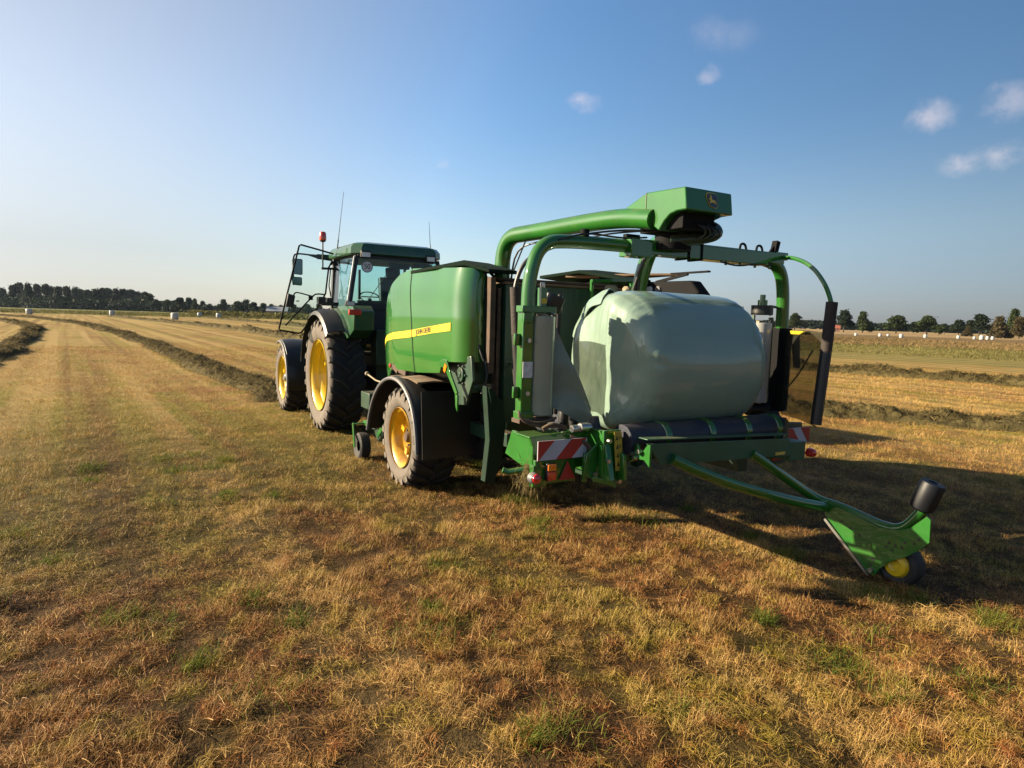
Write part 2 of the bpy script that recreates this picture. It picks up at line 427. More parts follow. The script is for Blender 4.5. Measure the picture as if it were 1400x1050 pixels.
def hgt(x, y):
    return (vnoise(x * .35 + 9, y * .35 + 4) - .5) * .05 + (vnoise(x * 1.7 + 3, y * 1.7) - .5) * .05 + (vnoise(x * 4.1 + 3, y * 4.1 + 8) - .5) * .03
def blades(N, x, y, z, L, lean, az, w, curl=.25, K=3):
    """N ribbons rooted at x,y,z, length L, lean from vertical, azimuth az"""
    s = np.linspace(0, 1, K)[None, :]
    ang = lean[:, None] + curl * s * np.sign(lean[:, None] + 1e-6)
    hx = (np.sin(ang) * L[:, None] * s); hz = np.cos(ang) * L[:, None] * s
    cx = x[:, None] + np.cos(az)[:, None] * hx; cy = y[:, None] + np.sin(az)[:, None] * hx; cz = z[:, None] + hz
    C = np.stack([cx, cy, cz], -1)
    wa = az + PI / 2 + rng.normal(0, .5, N)
    W = np.stack([np.cos(wa), np.sin(wa), rng.normal(0, .25, N)], -1)[:, None, :] * (w[:, None] * (1 - .75 * s))[..., None] / 2
    return np.stack([C - W, C + W], 2)

# ------------------------------------------------------------------ ground
def ground():
    rr = np.concatenate([np.linspace(.3, 14, 150), np.geomspace(14.2, 1300, 100)])
    na = 300; aa = np.linspace(0, 2 * PI, na, endpoint=False)
    Rr, A = np.meshgrid(rr, aa, indexing='ij'); x = Rr * np.cos(A); y = Rr * np.sin(A) + 2.0
    z = hgt(x, y) * np.clip(1.3 - Rr / 60, 0, 1)
    v = np.stack([x, y, z], -1).reshape(-1, 3).tolist(); f = []
    for i in range(len(rr) - 1):
        for j in range(na):
            f.append((i * na + j, (i + 1) * na + j, (i + 1) * na + (j + 1) % na, i * na + (j + 1) % na))
    f.append(tuple(range(na)))
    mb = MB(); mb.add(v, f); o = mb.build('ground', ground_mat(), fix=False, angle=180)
    tag(o, 'flat mown hay field of dry golden stubble', 'field', kind='structure')
ground()

def stubble():
    def density(r): return np.where(r < 4, 1.0, (4 / np.maximum(r, 1e-3)) ** 1.7)
    RN, RF = 1.7, 40.
    g = np.geomspace(RN, RF, 400); cdf = np.cumsum(density(g) * g * np.gradient(g)); tot = cdf[-1]; cdf /= tot
    N = 1900000
    r = np.interp(rng.random(N), cdf, g); a = R_(90) + (rng.random(N) - .5) * R_(102)
    x = r * np.cos(a); y = r * np.sin(a)
    # tussocks: stems crowd together and leave dark gaps between
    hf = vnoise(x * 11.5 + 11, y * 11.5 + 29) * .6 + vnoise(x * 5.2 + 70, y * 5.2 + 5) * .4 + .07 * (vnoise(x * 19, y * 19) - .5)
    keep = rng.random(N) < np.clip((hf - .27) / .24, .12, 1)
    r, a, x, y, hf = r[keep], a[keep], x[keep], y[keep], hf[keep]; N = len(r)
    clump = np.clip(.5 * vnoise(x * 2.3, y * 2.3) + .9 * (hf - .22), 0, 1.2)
    z = hgt(x, y) * np.clip(1.3 - r / 60, 0, 1)
    lying = rng.random(N) < (.36 + .5 * (vnoise(x * .9 + 20, y * .9) - .5))
    far = 1 + np.clip(r - 9, 0, 60) / 14
    L = np.where(lying, rng.uniform(.025, .09, N), rng.uniform(.018, .056, N) * (.15 + 1.8 * clump ** 1.3)) * (1 + .25 * (far - 1))
    L = L * np.where((rng.random(N) < .03) & ~lying, 1.8, 1)
    lean = np.where(lying, rng.uniform(1.05, 1.62, N), np.abs(rng.normal(.30, .26, N)))
    z = z + np.where(lying, rng.uniform(0, .035, N) * (.4 + 1.2 * clump), -.004)
    az = rng.random(N) * 2 * PI
    az = np.where(lying & (rng.random(N) < .35), R_(120) + rng.normal(0, .5, N), az)
    w = rng.uniform(.0015, .0036, N) * far
    tone = np.clip(np.where(lying, rng.normal(.46, .32, N), rng.normal(.54, .28, N)) + (clump - .45) * .9, 0, 1)  # random tones; tufts lightened and gaps darkened to mimic light and shade
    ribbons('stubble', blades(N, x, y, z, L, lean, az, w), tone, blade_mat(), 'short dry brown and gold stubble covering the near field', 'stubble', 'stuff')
stubble()

TUFT = tone_mat('fresh_grass_tuft', (.05, .085, .010), (.12, .16, .02), (.30, .28, .05), .35)
def tufts():
    spots = [(-.62, 4.03), (-.30, 4.0), (-1.75, 3.6), (-.5, 4.35), (.15, 2.95), (1.75, 4.3), (-2.2, 4.1), (2.1, 3.4), (-3.0, 6.9), (-3.8, 8.2), (-4.6, 8.6), (-5.2, 8.0), (-1.2, 3.3), (2.75, 4.75), (3.05, 4.7), (.9, 3.2), (-4.3, 5.5), (-3.6, 5.0)]
    for i in range(40): spots.append((rng.uniform(-6, 4), rng.uniform(3.0, 9)))
    P = []; T = []
    for i, (cx, cy) in enumerate(spots):
        n = int(rng.uniform(70, 220)); s = rng.uniform(.05, .13)
        x = rng.normal(cx, s, n); y = rng.normal(cy, s, n); z = hgt(x, y)
        L = rng.uniform(.05, .13, n); P.append(blades(n, x, y, z, L, np.abs(rng.normal(.3, .25, n)), rng.random(n) * 2 * PI, rng.uniform(.003, .006, n), .5))
        T.append(np.clip(rng.normal(.35 + .4 * rng.random(), .2, n), 0, 1))
    ribbons('grass_tufts', np.concatenate(P), np.concatenate(T), TUFT, 'small fresh yellow-green grass regrowth scattered through the stubble', 'grass', 'stuff')
tufts()

# ------------------------------------------------------------------ windrows of cut hay
def windrow(pts, width, height, label, strands, dens0=1.0, taper=True, sw=.011):
    P = np.array(pts, float)
    seg = np.linalg.norm(np.diff(P, axis=0), axis=1); S = np.concatenate([[0], np.cumsum(seg)])
    # fine samples, coarser with distance from the viewer
    s = 0.; ss = []
    while s < S[-1]:
        q = np.array([np.interp(s, S, P[:, 0]), np.interp(s, S, P[:, 1])]); ss.append(s)
        s += max(.07, np.hypot(*q) * .0055)
    ss = np.array(ss); K = 33; n = len(ss)
    # smooth the polyline
    X = np.interp(ss, S, P[:, 0]); Y = np.interp(ss, S, P[:, 1])
    for _ in range(6):
        X[1:-1] = (X[:-2] + 2 * X[1:-1] + X[2:]) / 4; Y[1:-1] = (Y[:-2] + 2 * Y[1:-1] + Y[2:]) / 4
    tx = np.gradient(X); ty = np.gradient(Y); l = np.hypot(tx, ty); tx /= l; ty /= l
    X = X + (vnoise(ss * .22, ss * 0 + width * 37) - .5) * .7
    u = np.linspace(-1, 1, K)
    ox = -ty; oy = tx
    gx = X[:, None] + ox[:, None] * u * width / 2; gy = Y[:, None] + oy[:, None] * u * width / 2
    prof = (1 - np.abs(u) ** 2.2) ** .8
    lump = .45 + .75 * vnoise(ss[:, None] * 1.1 + width * 91, u[None, :] * 1.2 + 7) + .55 * (vnoise(ss[:, None] * 3.3, u[None, :] * 3 + 17 + width) - .5)
    lump += .55 * (vnoise(ss[:, None] * 7.5 + 5, u[None, :] * 6.5 + 3 + width * 5) - .5) + .35 * (vnoise(ss[:, None] * 15 + 5, u[None, :] * 13 + 3) - .5)
    lump *= (.7 + .6 * vnoise(ss * .45, ss * 0 + 3.3 + width))[:, None]
    ends = np.clip(np.minimum(ss, ss[-1] - ss) / 1.2, 0, 1) ** .6
    Z = prof[None, :] * height * np.maximum(lump, .05) * ends[:, None] - .03
    rows = [[(gx[i, j], gy[i, j], Z[i, j]) for j in range(K)] for i in range(n)]
    root = MB().grid(rows).build('hay_windrow', HAYCORE, angle=180)
    tag(root, label, 'hay row', 'rows of raked hay')
    if strands:
        N = strands
        wt = 1 / np.maximum(np.hypot(X, Y), 6) ** 1.2 * np.gradient(ss); wt /= wt.sum(); cw = np.cumsum(wt)
        idx = np.minimum(np.searchsorted(cw, rng.random(N)), n - 2); fr = rng.random(N)
        uj = np.clip(rng.normal(0, .45, N), -1.08, 1.08); fj = (uj + 1) / 2 * (K - 1); j0 = np.clip(np.floor(fj).astype(int), 0, K - 2); fj = np.clip(fj - j0, 0, 1)
        def at(G): return (G[idx, j0] * (1 - fr) + G[idx + 1, j0] * fr) * (1 - fj) + (G[idx, j0 + 1] * (1 - fr) + G[idx + 1, j0 + 1] * fr) * fj
        x = at(gx); y = at(gy); z = np.maximum(at(Z), 0) + rng.uniform(-.01, .05, N)
        d = np.hypot(x, y); sc = np.clip(d / 18, 1, 5)
        L = rng.uniform(.10, .30, N) * (.8 + .2 * sc); lean = rng.normal(1.45, .45, N); az = rng.random(N) * 2 * PI
        tone = np.clip(rng.normal(.45, .25, N) + (vnoise(x * 2, y * 2) - .5) * .6, 0, 1)
        ribbons('loose_strands', blades(N, x, y, z, L, lean, az, rng.uniform(.4, 1.5, N) * sw * sc, .6), tone, HAY, kind='stuff', parent=root)
    return root
windrow([(-5.3, 14.6), (-5.94, 16.09), (-7.69, 18.6), (-10.82, 23.08), (-17.98, 33.6), (-31.6, 52.55), (-49.87, 75.98), (-70.69, 99.35), (-96, 122)], 1.15, .26, 'long grey-green hay row running away from the tractor front wheel', 60000)
windrow([(-9.0, 4), (-10.8, 9), (-13.0, 13.4), (-15.8, 18.75), (-22.0, 28.49), (-32.58, 44.34), (-41.5, 57.29), (-60.5, 79.03), (-90, 108)], 1.15, .30, 'dark hay row at the left edge of the photo, shaded on its near side', 60000)
windrow([(-6, 33), (-17.88, 51.68), (-27.98, 67.84), (-40.59, 84.77), (-61.73, 110.97), (-87.08, 142.38)], 1.6, .42, 'hay row crossing the field behind the tractor, nearest the single round bale', 9000)
windrow([(-12, 66), (-24, 85.), (-37.38, 104.74), (-54.53, 132.28), (-76.35, 163.29)], 1.6, .42, 'farthest thin hay row on the left, below the two neighbouring bales', 5000)
windrow([(-1.5, 21.6), (1.5, 19.2), (4.6, 17.05), (7.32, 15.3), (8.97, 14.36), (10.7, 13.59), (14, 12.1)], 1.5, .33, 'nearer lumpy hay row on the right, just beyond the machine shadow', 26000)
windrow([(-6, 47), (2, 40.5), (9, 34.5), (14.54, 29.8), (16.61, 27.6), (19.32, 25.2), (25, 20.5)], 1.7, .38, 'farther lumpy hay row on the right, beside the pale mown grass strip', 45000)

# ------------------------------------------------------------------ machine frame: x right, y forward, z up
OX, OY, TH = .033, 7.95, R_(30)
def W(a, b, z=0):
    return Vector((OX + a * math.cos(TH) - b * math.sin(TH), OY + a * math.sin(TH) + b * math.cos(TH), z))

def tyre_mb(Rr, Wd, rim, nlug, lugw, lugh=.035, side_lugs=True):
    mb = MB(); h = Wd / 2; c = Rr - lugh
    rs = [(rim - .01, -h * .62), (rim + .012, -h * .80), (rim + .05, -h * .90), ((c + rim) / 2, -h * .995), (c - .10, -h * .985), (c - .045, -h * .93)]
    top = [(c - .012, -h * .80), (c, -h * .45), (c + .003, 0), (c, h * .45), (c - .012, h * .80)]
    prof = [(r, t, 1) for r, t in rs] + [(r, t, 0) for r, t in top] + [(r, -t, 1) for r, t in reversed(rs)]
    prof = [(p[0], p[1], p[2]) for p in prof]
    mb.lathe(prof, (0, 0, 0), (1, 0, 0), 72)
    ks = [(-.06, 0), (.18, 0), (.42, .0), (.66, .004), (.86, .014), (.985, .050)]
    for s in (-1, 1):
        for i in range(nlug):
            ph0 = 2 * PI * (i + (.5 if s > 0 else 0)) / nlug
            vs = []
            for k, (q, drop) in enumerate(ks):
                ph = ph0 - q * (2 * PI / nlug) * 1.15 * (1 - .25 * q)
                wt = lugw * (.85 + .35 * q); t = s * q * h
                for rad, ww in ((c - .03 - drop, wt * 1.25), (Rr - drop, wt)):
                    for sg in (-1, 1):
                        p = ph + sg * ww / 2 / Rr
                        vs.append((t, math.cos(p) * rad, math.sin(p) * rad))
            fs = []; ms = []
            for k in range(len(ks) - 1):
                a = k * 4; b = a + 4
                fs += [(a + 2, a + 3, b + 3, b + 2), (a, a + 2, b + 2, b), (a + 1, b + 1, b + 3, a + 3)]
            e = (len(ks) - 1) * 4
            mb.add(vs, fs, 0); mb.add([vs[e], vs[e + 1], vs[e + 3], vs[e + 2]], [(0, 1, 2, 3)], 1)
            if not side_lugs: continue
            # the lug runs down onto the dusty shoulder
            ph = ph0 - (2 * PI / nlug) * 1.15 * .75
            q = []
            for rad, ww, t in ((Rr - .050, lugw * 1.2, h * .985), (Rr - .14, lugw * .8, h * 1.01)):
                for sg in (-1, 1):
                    p = ph + sg * ww / 2 / Rr; q.append((s * t, math.cos(p) * rad, math.sin(p) * rad))
                for sg in (-1, 1):
                    p = ph + sg * ww / 2 / Rr; q.append((s * (t - .03), math.cos(p) * rad, math.sin(p) * rad))
            mb.add(q, [(0, 1, 5, 4), (0, 4, 6, 2), (1, 3, 7, 5), (4, 5, 7, 6)], 1)
    return mb
def wheel(parent, loc, side, Rr, Wd, rim, nlug, lugw, dish, rimmat, bolts=8, proto=None, lugh=.035):
    """outer face towards -x for side=-1"""
    if proto:
        w = copy_tree(proto, parent); w.location = loc; w.rotation_euler = (rng.random() * 6, 0, PI if side > 0 else 0)
        w.rotation_mode = 'XYZ'; return w
    h = Wd / 2; mb = MB()
    o = -h
    pr = [(rim + .005, o + .02), (rim + .012, o + .035), (rim - .012, o + .05), (rim - .045, o + .085), (rim - .06, o + .17), (rim - .10, o + .20), (rim - .115, o + dish * .75), (rim - .15, o + dish), (rim * .52, o + dish + .015), (rim * .40, o + dish - .03), (rim * .20, o + dish - .035), (0, o + dish - .035)]
    mb.lathe(pr, (0, 0, 0), (1, 0, 0), 56)
    pr2 = [(rim + .005, h - .02), (rim - .04, h - .08), (rim - .08, h * .2), (rim - .15, o + dish + .03), (0, o + dish + .03)]
    mb.lathe(pr2, (0, 0, 0), (1, 0, 0), 40)
    for i in range(4):   # wheel clamp lugs round the disc
        a = i * PI / 2 + .4
        mb.box((o + dish * .8, math.cos(a) * (rim - .15), math.sin(a) * (rim - .15)), (.05, .09, .06), (a, 0, 0))
    w = mb.build('wheel', rimmat, parent, angle=40)
    tyre_mb(Rr, Wd, rim, nlug, lugw, lugh, rimmat is not ORANGEY).build('tyre', [TREAD, SIDEW], w, angle=50)
    hb = MB(); hb.lathe([(rim * .20, o + dish - .03), (rim * .20, o + dish - .07), (rim * .14, o + dish - .10), (0, o + dish - .10)], (0, 0, 0), (1, 0, 0), 20)
    for i in range(bolts):
        a = 2 * PI * i / bolts
        hb.cyl((o + dish - .02, math.cos(a) * rim * .31, math.sin(a) * rim * .31), (o + dish - .055, math.cos(a) * rim * .31, math.sin(a) * rim * .31), .016, n=8)
    hb.build('hub', RUST if rimmat is ORANGEY else STEEL, w)
    w.location = loc
    if side > 0: w.rotation_euler = (0, 0, PI)
    return w
def arc(cb, cz, r, a0, a1, n):
    return [(cb + r * math.cos(R_(a0 + (a1 - a0) * i / n)), cz + r * math.sin(R_(a0 + (a1 - a0) * i / n))) for i in range(n + 1)]

# ================================================================== BALER
B = thing('round_baler', 'large green round baler with bale wrapper arms, hitched behind the tractor', 'baler', (OX, OY, 0), TH)
def interp(x, xs, ys): return float(np.interp(x, xs, ys))
def ztop(b): return interp(b, [-1.3, .44, .80, 1.10, 1.40, 1.62, 1.74, 1.83], [2.47, 2.545, 2.50, 2.38, 2.14, 1.78, 1.42, .90])
def zbot(b): return interp(b, [-1.3, -.52, -.50, .15, .86, 1.01, 1.45, 1.60, 1.83], [1.58, 1.53, 1.41, 1.36, 1.34, 1.36, 1.10, .78, .70])
def seam(z): return .24 + (z - 1.39) * .17
def skin(b, z, off=0.):
    a = 1.2 - .22 * max(0, (b - .85) / .98) ** 2 - .05 * max(0, (z - 2.15) / .4) ** 2 - .05 * max(0, (1.65 - z) / .6) ** 2 + off
    if b < -.76:       # rounded rear corner
        q = min(1, (-.76 - b) / .25) * PI / 2
        a -= .22 * (1 - math.cos(q)); b = -.76 - .25 * math.sin(q)
    return a, b, z
def panel_rows(side, b0, b1, nb=26, nz=22, off=0., seam_at=0):
    rows = []
    for i in range(nb + 1):
        t = i / nb; col = []
        for j in range(nz + 1):
            q = j / nz
            if seam_at < 0: bb = b0 + t * (1 - t * 0) * (b1 - b0)
            else: bb = b0 + t * (b1 - b0)
            zt, zb = ztop(bb), zbot(bb); z = zb + (zt - zb) * q
            if seam_at == 1:  bb2 = (seam(z) + .008) + t * (b1 - seam(z) - .008)      # front panel starts at the seam
            elif seam_at == 2: bb2 = b0 + t * (seam(z) - .008 - b0)                    # rear panel ends at it
            else: bb2 = bb
            z = zbot(bb2) + (ztop(bb2) - zbot(bb2)) * q
            a, b, zz = skin(bb2, z, off); col.append((side * a, b, zz))
        rows.append(col)
    return rows
def strip(side, bs, lo, hi, off):
    up, dn = [], []
    for b in bs:
        a, bb, z = skin(b, hi(b), off); up.append((side * a, bb, z))
        a, bb, z = skin(b, lo(b), off); dn.append((side * a, bb, z))
    return [dn, up]
hiS = lambda b: interp(b, [-.86, -.27, .43, .92, 1.28, 1.52, 1.69], [1.952, 1.896, 1.828, 1.792, 1.744, 1.680, 1.592])
loS = lambda b: interp(b, [-.86, -.27, .43, .92, 1.28, 1.52, 1.69], [1.868, 1.818, 1.745, 1.709, 1.668, 1.608, 1.530])
for side in (-1, 1):
    pf = MB().grid(panel_rows(side, .3, 1.82, seam_at=1)).build('side_panel', GREEN, B, solid=.018, angle=50)
    pr_ = MB().grid(panel_rows(side, -1.06, .4, nb=40, seam_at=2)).build('side_panel', GREEN, B, solid=.018, angle=50)
    jr = [[(lambda q: (side * (q[0] + .010), q[1], q[2]))(skin(seam(z) + d, z)) for z in np.linspace(1.36, 2.535, 20)] for d in (-.011, .011)]
    MB().grid(jr).build('panel_joint', MATTE, pf, solid=.004)
    MB().grid(strip(side, np.linspace(seam(1.78) + .012, 1.69, 26), loS, hiS, .014)).build('stripe', DECAL, pf, solid=.003)
    st = MB().grid(strip(side, np.linspace(-.76, seam(1.78) - .012, 16), loS, hiS, .014)).build('stripe', DECAL, pr_, solid=.003)
    u = Vector((0, side * 1, side * -.10 * -1)) if False else Vector((0, side, -.10 * side))
    v = Vector((0, .10, 1))
    text_mesh('JOHN DEERE', .082, 'lettering', LETTER, pr_, frame((side * 1.219, -.05, 1.836), u, v), squeeze=.92)
# chamber behind the panels
mb = MB()
mb.b2((-1.03, -.92, 1.32), (1.03, .75, 2.38)); mb.b2((-.62, -.90, .75), (.62, .75, 1.32))
mb.prism([(.75, .62), (1.35, .62), (1.55, 1.2), (1.25, 1.9), (.75, 2.38)], (-1.0, 0, 0), (0, 1, 0), (0, 0, 1), (2.0, 0, 0))
mb.build('bale_chamber', GREENSH, B, bevel=.03)
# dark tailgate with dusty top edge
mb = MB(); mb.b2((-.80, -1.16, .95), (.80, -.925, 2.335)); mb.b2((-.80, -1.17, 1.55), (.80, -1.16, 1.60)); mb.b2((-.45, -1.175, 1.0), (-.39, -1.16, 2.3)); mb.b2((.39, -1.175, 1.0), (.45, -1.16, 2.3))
mb.build('tailgate', GREENSH, B, bevel=.012)
mb = MB(); mb.b2((-.82, -1.19, 2.337), (.82, -.93, 2.36)); mb.box((.0, -.2, 2.40), (1.9, 1.4, .03)); mb.build('dusty_top_plate', BROWN, B, bevel=.006)
# rusty post at the rear edge of the left panel
mb = MB()
for s in (-1, 1):
    mb.b2((s * .93 - .03, -1.13, 1.45), (s * .93 + .03, -1.05, 2.40)); mb.b2((s * .84 - .02, -1.10, 1.0), (s * .84 + .02, -1.0, 2.3))
each(mb, 'rear_post', RUST, B, bevel=.006)
# black roof flap over the left panel, hinge brackets underneath
for s in (-1, 1):
    poly = [(-1.18, .46), (-1.20, -.25), (-1.12, -.85), (-1.02, -1.20), (-.72, -1.22), (-.60, -.4), (-.62, .5)]
    zf = lambda x, y: 2.565 - .05 * max(0, (abs(x) - 1.0) / .2) + .035 * math.exp(-((y + .55) / .4) ** 2) - .10 * max(0, (-.85 - y) / .37)
    mb = MB(); n = len(poly); c = (-.88, -.35)
    top = [(s * abs(x) * (1 if True else 1), y, zf(x, y)) for x, y in poly]; bot = [(x, y, z - .035) for x, y, z in top]
    cen = (s * .88, -.35, 2.615)
    vs = top + bot + [cen]; fs = []
    for i in range(n):
        j = (i + 1) % n; fs += [(i, j, 2 * n), (i, n + i, n + j, j)]
    fs.append(tuple(range(n, 2 * n)))
    mb.add(vs, fs); mb.bar((s * 1.0, -1.05, 2.50), (s * .90, -.95, 2.32), .03, .02); mb.bar((s * 1.0, -1.18, 2.44), (s * .8, -1.0, 2.36), .025, .025)
    mb.build('roof_flap', mat('dark_green_flap', (.004, .012, .007), .9, spec=.08, vscale=3), B, bevel=.006)
# right-hand roof: dusty cover, dark net box with lamps, green rail, canisters
poly = [(.62, -.1), (.95, -1.10), (1.25, -1.50), (1.30, -.2)]
mb = MB(); mb.prism(poly, (0, 0, 2.52), (1, 0, 0), (0, 1, 0), (0, 0, .025))
hf = mb.build('dusty_hood_flap', BROWN, B, bevel=.004)
mb = MB(); mb.bar((1.12, -1.42, 2.535), (1.16, -1.92, 2.54), .05, .018); mb.bar((1.10, -1.2, 2.45), (1.13, -1.65, 2.525), .03, .03); each(mb, 'flap_stay', MATTE, hf)
mb = MB(); mb.prism([(-1.0, 2.10), (-1.98, 2.10), (-1.95, 2.30), (-1.80, 2.445), (-1.0, 2.455)], (1.02, 0, 0), (0, 1, 0), (0, 0, 1), (.16, 0, 0)); nb = mb.build('net_box', MATTE, B, bevel=.02)
for b in (-1.19, -1.33):
    mb = MB(); mb.cyl((1.022, b, 2.36), (1.0, b, 2.36), .045, .038); mb.build('work_lamp', WHL if b > -1.25 else GREYE, nb)
mb = MB(); mb.bar((.16, -1.25, 2.415), (.72, -1.25, 2.45), .05, .03); mb.bar((.17, -1.25, 2.41), (.17, -1.25, 2.2), .03, .03); mb.bar((.70, -1.25, 2.44), (.70, -1.25, 2.2), .03, .03); mb.build('green_rail', GREENF, B, bevel=.004)
for a in (.42, .66):
    mb = MB(); mb.lathe([(0, 2.38), (.05, 2.38), (.07, 2.36), (.075, 2.1), (0, 2.1)], (a, -1.26, 0), (0, 0, 1), 20); mb.build('canister', CREAM, B)
# wheels, fenders, mud flaps
wl = wheel(B, (-1.085, .38, .575), -1, .60, .53, .345, 20, .062, .20, ORANGEY, 10)
wheel(B, (1.085, .38, .575), 1, .60, .53, .345, 20, .062, .20, ORANGEY, 10, proto=wl)
for s in (-1, 1):
    path = [(1.44, .50), (1.36, .72), (1.22, .93), (1.02, 1.10), (.80, 1.21), (.56, 1.262), (.32, 1.255), (.10, 1.19), (-.08, 1.07), (-.20, .90), (-.27, .70), (-.29, .50)]
    mb = MB(); rows = []
    for b, z in path: rows.append([(s * 1.37, b, z), (s * 1.34, b, z + .02), (s * .80, b, z + .02), (s * .78, b, z)])
    f = mb.grid(rows).build('fender', BLACK, B, solid=.012, angle=40)
    MB().tube([(s * 1.372, b, z + .005) for b, z in path], .023, 8, smooth=2).build('edge_trim', GREYE, f)
    mb = MB(); rows = []
    for i in range(5):
        z = 1.19 - i * (1.19 - .46) / 4
        rows.append([(s * (1.34 - j * .185), -.31 - .05 * math.sin(j * 1.2 + i * .4) * .3 - .012 * i, z) for j in range(5)])
    mb.grid(rows).build('mud_flap', BLACK, f, solid=.01)
    MB().grid([[(s * x, b, 1.275 + .02 * math.sin(b * 7) + .012 * (k % 2)) for k, x in enumerate((1.30, 1.1, .9, .75))] for b in np.linspace(-.1, .78, 7)]).build('chaff_layer', BROWN, f, solid=.02)
# axle and chassis beams
mb = MB(); mb.cyl((-.95, .38, .575), (.95, .38, .575), .06); mb.b2((-.75, -2.9, .70), (-.63, 1.5, .84)); mb.b2((.63, -2.9, .70), (.75, 1.5, .84)); mb.b2((-.75, .30, .62), (.75, .46, .78))
mb.b2((-.75, -2.2, .70), (.75, -2.08, .82)); mb.build('chassis', GREENSH, B, bevel=.008)
mb = MB(); mb.b2((-.70, -.45, .42), (.70, 1.3, .60)); mb.prism([(-.45, .42), (-.85, .62), (-.85, 1.0), (-.45, 1.0)], (-.70, 0, 0), (0, 1, 0), (0, 0, 1), (1.40, 0, 0)); mb.build('underside_shade_block', MATTE, B, bevel=.01)  # added dark block standing in for the black shade beneath the baler
# pick-up with gauge wheels, drawbar
mb = MB(); mb.cyl((-1.05, 1.95, .42), (1.05, 1.95, .42), .19, n=24); mb.b2((-1.12, 1.55, .40), (-1.06, 2.15, .72)); mb.b2((1.06, 1.55, .40), (1.12, 2.15, .72)); mb.b2((-1.1, 1.5, .70), (1.1, 2.0, .78))
mb.build('pickup', GREENSH, B, bevel=.01)
for s in (-1, 1):
    mb = MB(); mb.lathe([(.075, -.05), (.16, -.075), (.185, -.055), (.19, 0), (.185, .055), (.16, .075), (.075, .05)], (s * 1.285, 1.95, .19), (1, 0, 0), 36)
    t = mb.build('gauge_wheel', RUBBER, B)
    MB().lathe([(.10, -.07), (.09, -.078), (.06, -.05), (.03, -.05), (.02, -.085), (0, -.085)], (s * 1.285, 1.95, .19), (-s * -1 if s < 0 else 1, 0, 0), 28).build('rim', YELL, t)
    mb = MB(); mb.bar((s * 1.385, 1.97, .17), (s * 1.385, 2.05, .50), .016, .06); mb.bar((s * 1.39, 2.03, .485), (s * 1.24, 1.98, .50), .06, .02); mb.bar((s * 1.25, 2.0, .50), (s * 1.17, 1.55, .55), .02, .075); mb.bar((s * 1.17, 1.62, .38), (s * 1.17, 1.3, .62), .02, .07)
    mb.build('wheel_bracket', GREENF, t, bevel=.004)
mb = MB(); mb.prism([(-.55, 1.4), (.55, 1.4), (.12, 3.55), (-.12, 3.55)], (0, 0, .62), (1, 0, 0), (0, 1, 0), (0, 0, .16)); mb.build('drawbar', GREENF, B, bevel=.01)
mb = MB(); mb.b2((-1.06, 2.35, .62), (-.62, 2.75, .86)); mb.bar((-1.0, 2.1, .78), (-.9, 2.6, .74), .10, .08); mb.bar((-1.05, 1.8, .8), (-.95, 2.2, .9), .08, .05); mb.build('drive_guard', GREENSH, B, bevel=.01)
mb = MB(); mb.tube([(-.9, 1.7, 1.02), (-.98, 2.3, 1.06), (-1.0, 2.62, 1.12)], .012, 8); mb.lathe([(0, -.035), (.03, -.02), (.036, 0), (.03, .02), (0, .035)], (-1.0, 2.64, 1.13), (0, 0, 1), 14); mb.build('lever', CREAM, B)
mb = MB(); mb.b2((-1.06, 1.60, .98), (-1.045, 1.68, 1.12)); mb.build('warning_sticker', DECAL, B)
# bracket with orange reflector at the panel's lower rear corner and the linkage behind it
mb = MB(); mb.prism([(-.50, 1.53), (-.60, 1.565), (-.70, 1.555), (-.80, 1.42), (-.97, 1.25), (-.93, 1.22), (-.78, 1.36), (-.66, 1.46), (-.52, 1.49)], (-1.225, 0, 0), (0, 1, 0), (0, 0, 1), (.02, 0, 0))
mb.prism([(-.86, 1.24), (-.92, 1.22), (-.92, 1.05), (-.88, 1.10)], (-1.20, 0, 0), (0, 1, 0), (0, 0, 1), (.02, 0, 0))
sb = mb.build('side_bracket', GREENF, B, bevel=.004)
MB().box((-1.232, -.685, 1.475), (.008, .05, .085), (R_(30), 0, 0)).build('reflector', ORAL, sb)
mb = MB(); mb.prism([(-.50, 1.54), (-1.05, 1.62), (-1.10, 1.38), (-.95, 1.12), (-.75, 1.10)], (-1.12, 0, 0), (0, 1, 0), (0, 0, 1), (.03, 0, 0)); mb.cyl((-1.15, -.86, 1.42), (-1.08, -.86, 1.42), .075); mb.cyl((-1.16, -.86, 1.42), (-1.08, -.86, 1.42), .03)
for i in range(6): a = i * PI / 3; mb.cyl((-1.145, -.86 + .1 * math.cos(a), 1.42 + .1 * math.sin(a)), (-1.12, -.86 + .1 * math.cos(a), 1.42 + .1 * math.sin(a)), .012, n=8)
mb.cyl((-1.10, -1.0, 1.30), (-1.02, -1.0, 1.30), .05)
mb.build('side_linkage', GREENSH, B, bevel=.006)
mb = MB(); mb.cyl((-1.18, .98, 1.38), (-1.18, .80, 1.30), .035); mb.bar((-1.17, 1.05, 1.36), (-1.17, .55, 1.31), .05, .06); mb.build('pivot_linkage', RUST, B, bevel=.004)
MB().lathe([(0, -.02), (.025, -.012), (.025, .012), (0, .02)], (-1.215, 1.02, 1.375), (1, 0, 0), 12).build('marker_lamp', REDL, B)
LEGM = mat('dark_green_leg', (.004, .022, .010), .6, spec=.2)
